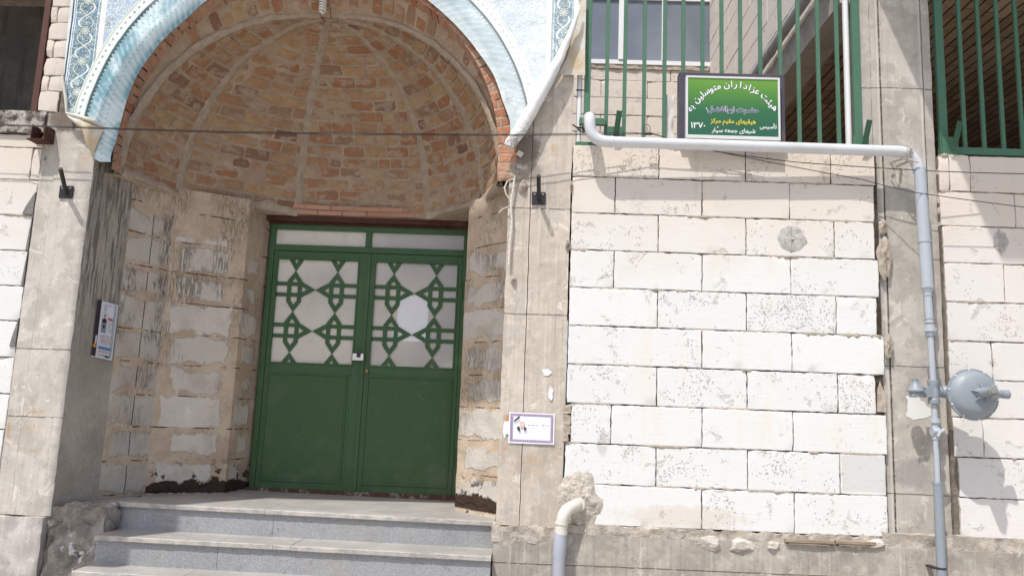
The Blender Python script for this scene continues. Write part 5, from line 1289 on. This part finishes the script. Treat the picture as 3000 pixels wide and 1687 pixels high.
for (px, py, w_, h_) in ((1300, 440, .05, .045), (1315, 470, .035, .05), (1290, 425, .03, .03), (1232*1.0+60, 705, .02, .03)):
    p = U(px, py, 0); sd = px
    b.grid(lambda u, v: (p.x+w_*v*math.cos(u*6.2832)*(1+.4*nz(math.cos(u*6.28), math.sin(u*6.28), sd)), -.004-.03*(1-v*v)*(1+.5*fr(u*3, v*3, sd, 1)), p.z+h_*v*math.sin(u*6.2832)*(1+.4*nz(math.cos(u*6.28), math.sin(u*6.28), sd+3))), 16, 7)
tag(b.build('plaster_lump', M['mortar_l'], cm, smooth=True), kind='stuff')
# spiral bulb
pb = U(811, 20, .30)
bulb = thing('spiral_bulb', 'white spiral energy saving bulb hanging from the vault', 'light bulb', (pb.x, .30, pb.z+.5))
g = G('bulb_glass'); M['bulb'] = g.out((.82, .82, .80), .3, None, .5)
b = MB(); b.tube([(pb.x+.024*math.cos(t*.42)*(1 if t < 64 else max(.1, (80-t)/16)), .30+.024*math.sin(t*.42)*(1 if t < 64 else max(.1, (80-t)/16)), pb.z+.065-t*.00148) for t in range(80)], .0062, 8)
b.build('spiral_tube', M['bulb'], bulb, smooth=True)
b = MB(); b.lathe([(0, 0), (.022, 0), (.026, .01), (.026, .05), (.015, .06), (.015, .1), (0, .1)], (pb.x, .30, pb.z+.066), (0, 0, 1), 18); b.tube([(pb.x, .30, pb.z+.15), (pb.x+.03, .3, 2.30)], .004, 6); b.build('socket', M['bulb'], bulb, smooth=True, angle=35)

# posters
def flatquads(t, frame, items, name, parent=None):
    pass
M['pw'] = m_paint('poster_white', (.66, .67, .72), .5, .06, .06); M['pk'] = m_paint('poster_black', (.03, .022, .03), .5, .1, 0); M['pb'] = m_paint('poster_blue', (.08, .20, .38), .5, .05, 0); M['pr'] = m_paint('poster_red', (.50, .05, .05), .5, .05, 0); M['pg'] = m_paint('poster_grey', (.22, .24, .30), .5, .05, 0)
M['ps'] = m_paint('poster_skin', (.45, .25, .18), .5, .05, 0); M['po'] = m_paint('poster_orange', (.65, .25, .03), .5, .05, 0); M['pl'] = m_paint('poster_lilac', (.38, .36, .50), .5, .35, .3, (.5, .25, .35), scale=60)
MATS = [M[k] for k in ('pw', 'pk', 'pb', 'pr', 'pg', 'ps', 'po', 'pl')]
MATS = MATS+[m_paint('poster_bright', (.84, .84, .86), .5, .03, .03), m_paint('poster_pink', (.80, .50, .45), .5, .2, 0)]
class Flat:
    def __init__(s, O, A, B_, n): s.O, s.A, s.B, s.n = Vector(O), Vector(A), Vector(B_), Vector(n); s.b = MB(); s.k = 0
    def p(s, u, v, lift): return s.O+s.A*u+s.B*v+s.n*lift
    def poly(s, pts, m, lift=None):
        s.k += 1; s.b.poly([s.p(u, v, .0006+.00012*s.k) for u, v in pts], m)
    def rect(s, u0, v0, u1, v1, m): s.poly([(u0, v1), (u1, v1), (u1, v0), (u0, v0)], m)
    def ell(s, u, v, a, e, m, n=14): s.poly([(u+a*math.cos(2*math.pi*i/n), v-e*math.sin(2*math.pi*i/n)) for i in range(n)], m)
    def words(s, u0, u1, v, h, m, dens=.7, gap=.012):
        u = u0
        while u < u1:
            w_ = random.uniform(.02, .06); 
            if random.random() < dens+.2: s.rect(u, v-h*random.uniform(.3, .5), min(u1, u+w_), v+h*random.uniform(.2, .5), m)
            u += w_+random.uniform(.5, 1.5)*gap
# left poster on the column side face
sp0 = Vector((-3.16, .005, 0)); sd_ = Vector((-3.03+3.16, .325, 0)).normalized(); nr = Vector((sd_.y, -sd_.x, 0))
pp = [UP(x, y, sp0+nr*.012, nr) for x, y in ((246, 753), (298, 771), (281, 907), (229, 899))]
F_ = Flat(pp[0], (pp[1]-pp[0]+pp[2]-pp[3])/2, (pp[3]-pp[0]+pp[2]-pp[1])/2, nr*1.0)
t = thing('mourning_poster', 'dark edged mourning poster on the side face of the column left of the niche', 'poster', tuple(pp[0]))
b = F_.b; F_.rect(0, 0, 1, 1, 0); F_.rect(0, 0, .20, .985, 1); F_.rect(0, .80, .18, .985, 1); F_.ell(.10, .80, .08, .035, 6); F_.rect(.10, .62, .17, .76, 0)
F_.rect(.84, .02, .87, .97, 4); F_.rect(.90, .02, .93, .97, 4); F_.rect(.96, .02, 1.0, .97, 0)
F_.rect(.30, .20, .54, .55, 4); F_.rect(.31, .205, .53, .37, 0); F_.ell(.42, .25, .06, .04, 5); F_.poly([(.31, .37), (.53, .37), (.52, .32), (.46, .295), (.38, .295), (.32, .32)], 1); F_.rect(.33, .385, .51, .53, 4); F_.ell(.42, .44, .05, .035, 1)
F_.rect(.58, .265, .82, .275, 3); F_.words(.58, .82, .30, .045, 3, .95, .004)
for i in range(5): F_.words(.32, .50 if i else .8, .06+.028*i, .012, 3 if i == 0 else 4); 
for i in range(6): F_.words(.60, .82, .36+.032*i, .012, 4)
for i in range(5): F_.words(.26, .80, .60+.034*i, .014, 4 if i % 2 == 0 else 3)
F_.rect(.22, .80, .82, .845, 2); F_.words(.25, .8, .88, .012, 3); F_.words(.25, .8, .90, .012, 3); F_.rect(.2, .945, .80, .955, 1); F_.ell(.66, .96, .1, .018, 1)
F_.b.build('sheet', MATS, t, weld=False)
# right poster
q = [U(x, y, -.008) for x, y in ((1281, 1036), (1397, 1040), (1394, 1118), (1280, 1113))]
F_ = Flat(q[0], (q[1]-q[0]+q[2]-q[3])/2, (q[3]-q[0]+q[2]-q[1])/2, Vector((0, -1, 0)))
t = thing('mourning_notice', 'small bordered notice with a portrait, pasted low on the column by the steps', 'poster', tuple(q[0]))
F_.rect(-.10, .30, .02, .72, 8); F_.rect(0, 0, 1, 1, 8); F_.rect(.025, .035, .975, .955, 7); F_.rect(.10, .125, .91, .87, 8)
for i in range(22): F_.ell(.05+.041*i, .075, .013, .02, 3 if i % 2 else 4, 6); F_.ell(.05+.041*i, .92, .013, .02, 3 if i % 2 else 4, 6)
for i in range(13): F_.ell(.055, .13+.062*i, .013, .02, 3 if i % 2 else 4, 6); F_.ell(.945, .13+.062*i, .013, .02, 4 if i % 2 else 3, 6)
F_.poly([(.11, .27), (.115, .33), (.24, .165), (.235, .125), (.21, .125)], 1)
F_.ell(.285, .345, .052, .135, 9); F_.ell(.285, .25, .045, .045, 8); F_.poly([(.17, .50), (.23, .44), (.26, .60), (.21, .59)], 1); F_.poly([(.40, .50), (.34, .46), (.335, .60), (.37, .58)], 1); F_.ell(.262, .33, .008, .012, 4, 6); F_.ell(.31, .33, .008, .012, 4, 6)
F_.words(.42, .88, .40, .04, 4, .7, .02)
for i, v in enumerate((.58, .64, .70, .82)): F_.words(.48 if i < 3 else .3, .84, v, .010, 4, .4, .03)
F_.b.build('sheet', MATS, t, weld=False)
b = MB()
for k_, (px, py, w_, h_) in enumerate(((1375, 935, .05, .03), (1385, 990, .028, .06), (1270, 1080, .02, .07))):
    p = U(px, py, -.006); n_ = 11; pts = [(p.x+w_*.8*math.cos(i*.571)*random.uniform(.35, 1), -.0065, p.z+h_*math.sin(i*.571)*random.uniform(.6, 1)) for i in range(n_)]; bb = MB(); bb.poly(pts[::-1]); tag(bb.build('torn_paper', M['paper']), ('wide torn scrap of white paper, upper of the two above the notice', 'tall torn scrap of white paper just above the notice', 'pale paint scrap on the column edge left of the notice')[k_], 'paper')
# white paint patch behind the relief cap
b = MB(); pts = [zz for zz in ((300, 640), (350, 625), (560, 640), (620, 700), (660, 800), (740, 850), (745, 960), (640, 1010), (560, 1020), (440, 1040), (370, 1000), (320, 980), (310, 930), (340, 900), (335, 800), (345, 700))]
b.poly([(lambda k: (k.x, .0335, k.z))(U((2600+x/5.795)*.858667, (1050+y/5.795)*.858667, .0335)) for x, y in pts][::-1]); tag(b.build('paint_patch', m_paint('patch_white', (.70, .69, .66), .7, .1, .2)), 'white paint patch on the column under the relief cap of the gas pipe', 'paint')
# ties in the walls
for lab, px, py, hh in (('thin steel tie in a grey recess of the white wall', 1989, 600, .085), ('thin steel tie on the wall above the gas regulator', 2517, 608, .09)):
    p = U(px, py, -.006); b = MB(); b.tube([(p.x, -.008, p.z-hh), (p.x-.008*(px > 2400), -.010, p.z+hh)], .0045, 8); b.tube([(p.x, -.008, p.z), (p.x+.015, -.014, p.z-.006)], .007, 8)
    tag(b.build('wall_tie', M['zinc'], smooth=True), lab, 'tie')
for px, py, rx, rz in ((1992, 603, .105, .098), (2517, 608, .06, .085)):
    p = U(px, py, 0); b = MB()
    b.grid(lambda u, v: (p.x+rx*v*math.cos(u*6.2832)*(1+.28*nz(math.cos(u*6.28)*1.6, math.sin(u*6.28)*1.6, px)), -.0065+.008*(v**3)-.002*abs(fr(u*6, v*3, px, 2)), p.z+rz*v*math.sin(u*6.2832)), 24, 8)
    g_ = m_mortar('tie_patch', (.58, .55, .51), (.40, .375, .345), (.68, .66, .62)); tag(b.build('mortar_patch', g_, smooth=True), 'grey mortar patch around the steel tie in the %s wall' % ('white' if px < 2400 else 'right'), 'mortar')

# ================================================================== BEHIND THE RAILINGS
YB = 4.42
rr = []
for i in range(-4, 14):
    z0 = UZ(1600, 335, YB)+.2352*(i-1); js = [(-.4 if i % 2 else -.1)+.6*k for k in range(6)]
    if z0 > 3.50 and z0 < 6: rr.append((-1.0, .60, z0, z0+.2352, js)); continue
    rr.append((-1.0, 2.30, z0, z0+.2352, js))
backw = block_wall('block_wall', 'white block wall with a window at the back of the light well', rr, M['block'], YB, sq=.6)
for o in list(backw.children):
    pass
win = thing('window', 'white framed window with grey panes behind the green railing', 'window', (1.5, YB, 3.8))
M['wframe'] = m_paint('window_white', (.78, .78, .78), .4, .05, .15, (.5, .46, .4))
g = G('window_pane'); M['pane'] = g.out(g.mix(g.noise(1.2, 4).ss(.4, .7), (.165, .19, .225), (.22, .245, .28)), .18, g.bump(g.noise(200, 2), .0004), .5)
wx = [UX(1487, 100, YB)-.35, UX(1562, 100, YB), UX(1668, 100, YB), UX(1777, 100, YB)]; wz0 = UZ(1600, 159, YB)
b = MB(); b.box(wx[0], 2.30, YB-.03, YB+.04, wz0-.035, wz0+.025); b.box(wx[1]-.034, wx[1]+.034, YB-.045, YB+.03, wz0+.025, 6); b.box(wx[2]-.020, wx[2]+.020, YB-.045, YB+.03, wz0+.025, 6); b.box(2.21, 2.30, YB-.04, YB+.04, wz0+.025, 6); b.box(.60, 2.30, YB-.02, YB+.04, 4.56, 4.62)
b.build('frame', M['wframe'], win, bevel=.004)
for a, e in ((.60, wx[1]), (wx[1], wx[2]), (wx[2], 2.21)):
    b = MB(); b.box(a, e, YB+.005, YB+.012, wz0+.02, 6); b.build('pane', M['pane'], win)
b = MB(); b.rough(.60, 2.3, YB-.02, YB+.1, wz0-.09, wz0-.036, .03, .015, 9, seed=3); b.build('sill_mortar', M['mortar_l'], win, smooth=True)
# side wall of the light well, seen obliquely
XS = 2.20
b = MB()
def sidefn(y0, y1, z0, z1):
    def fn(u, v): return (XS+.001*nz(0, u*9, v*9)-.0+random.uniform(-.0003, .0003), lerp(y1, y0, u), lerp(z0, z1, v))
    return fn
side = thing('block_wall', 'white block side wall of the light well running back behind the railing bars', 'wall', (XS, 2.4, 1.98))
zz = 2.50; i = 0
bb = MB()
while zz < 6.3:
    y = .10-.3*(i % 2); 
    while y < YB:
        ya, yb = max(.10, y)+.004, min(YB, y+.6)-.004
        if yb > ya+.03:
            d = random.uniform(-.003, .003); bb.box(XS+d, XS+.15, ya, yb, zz+.004, zz+.2455-.004)
        y += .605
    zz += .2455; i += 1
bb.build('blocks', M['block'], side, bevel=.003)
b = MB(); b.box(XS+.012, XS+.16, .105, YB, 2.50, 6.3); b.build('mortar_bed', M['mortar_d'], side)
b = MB(); b.rough(XS-.015, XS+.25, .10, YB+.3, 2.20, 2.495, .06, .004, 6, seed=2); tag(b.build('concrete_beam', M['conc_r'], smooth=True), 'concrete edge beam under the side wall of the light well', 'beam')
b = MB(); b.tube([(XS-.08, .2, 2.51), (XS-.08, 2.6, 2.515), (XS-.08, YB, 2.52)], .045, 20); b.tube([(XS-.08, 1.55, 2.512), (XS-.08, 1.60, 2.512)], .05, 20)
tag(b.build('drain_pipe', m_paint('dull_grey_pvc', (.36, .37, .39), .35, .1, .2), smooth=True), 'grey pipe running back along the beam of the light well', 'pipe')
# brick ceiling of the open room, joists running back
g = G('ceiling_bricks'); fx = (g.x+g.noise(3, 2)*.01)/.105; cell = fx.floor(); f_ = fx.frac(); e_ = f_.min(1.0-f_); fy = (g.y/.62+g.wn(g.comb(cell, 1.0, 2.0))); ey = fy.frac(); ey = ey.min(1.0-ey)
r1 = g.wn(g.comb(cell, fy.floor(), 4.0)); cc = g.mix(r1, (.34, .24, .155), (.52, .39, .27)); cc = g.mix(g.noise(6, 6, .65).ss(.5, .7)*.6, cc, (.20, .14, .10)); cc = g.mix(e_.ss(.07, .03), cc, (.03, .022, .018)); cc = g.mix(ey.ss(.012, .006)*.8, cc, (.03, .022, .018))
M['ceil'] = g.out(cc, .9, g.bump(e_.ss(.02, .09)+g.noise(30, 4)*.3, .02), .1)
b = MB(); b.grid(lambda u, v: (lerp(XS+.2, 9, u), lerp(0.12, 8.5, v), 2.55), 20, 20); b.box(2.3, 9, 0.12, 8.6, 2.57, 2.75)
b.f = b.f; tag(b.build('brick_ceiling', M['ceil']), 'brown brick ceiling over the dark open room behind the right railing', 'ceiling')
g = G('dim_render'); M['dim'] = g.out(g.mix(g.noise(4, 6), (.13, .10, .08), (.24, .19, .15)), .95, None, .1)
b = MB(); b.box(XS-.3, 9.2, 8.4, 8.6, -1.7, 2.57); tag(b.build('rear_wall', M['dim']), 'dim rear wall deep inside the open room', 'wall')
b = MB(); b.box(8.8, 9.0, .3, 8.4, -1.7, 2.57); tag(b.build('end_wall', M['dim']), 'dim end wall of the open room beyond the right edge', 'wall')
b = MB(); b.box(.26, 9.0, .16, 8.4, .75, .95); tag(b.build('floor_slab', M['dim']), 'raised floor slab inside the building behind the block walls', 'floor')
# dark recess top left
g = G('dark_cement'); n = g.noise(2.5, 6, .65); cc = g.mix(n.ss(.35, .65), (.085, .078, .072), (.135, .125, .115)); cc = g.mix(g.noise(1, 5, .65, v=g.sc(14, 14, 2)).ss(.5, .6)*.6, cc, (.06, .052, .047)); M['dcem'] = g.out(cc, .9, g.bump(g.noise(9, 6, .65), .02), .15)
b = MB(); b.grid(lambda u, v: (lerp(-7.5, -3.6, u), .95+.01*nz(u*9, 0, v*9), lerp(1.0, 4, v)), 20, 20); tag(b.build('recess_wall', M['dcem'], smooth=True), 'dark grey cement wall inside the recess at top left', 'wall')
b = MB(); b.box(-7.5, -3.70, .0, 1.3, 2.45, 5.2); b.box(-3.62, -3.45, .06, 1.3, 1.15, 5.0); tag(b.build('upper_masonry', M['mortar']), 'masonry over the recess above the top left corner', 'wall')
# slab overhead that shades the right side
b = MB(); b.prism([(1.977, -.02, 3.40), (2.276, -1.515, 3.40), (8.0, -1.515, 3.40), (8.0, -.02, 3.40)], (0, 0, .15)); tag(b.build('concrete_balcony', M['conc_r']), 'concrete balcony slab above the frame shading the right column', 'balcony')

SHADE_SHAPE = [(-3.175, -2.3), (-2.50, -2.3), (-2.46, .08), (-2.2, .2), (-1.81, .37), (-1.24, .73), (-.9, .50), (-.60, .12), (-.30, -.25), (-.30, .9), (-.42, 1.4), (-.9, 2.0), (-1.65, 2.22), (-2.4, 2.0), (-2.95, 1.4), (-3.12, 1.0), (-3.17, .5)]  # outline of an added, unseen cloth cut to keep sun off the niche
b = MB(); b.prism([(x+SUN.x/SUN.y*-1.7, -1.7, z-SUN.z/SUN.y*1.7) for x, z in SHADE_SHAPE][::-1], (0, .012, 0))
tag(b.build('added_shade_cloth', M['bback']), 'added unseen cloth above the entrance, shaped to shade the inside of the niche', 'cloth')
for t in THINGS:
    if '_b' in t: del t['_b']
for o in bpy.data.objects:
    if '_b' in o: del o['_b']
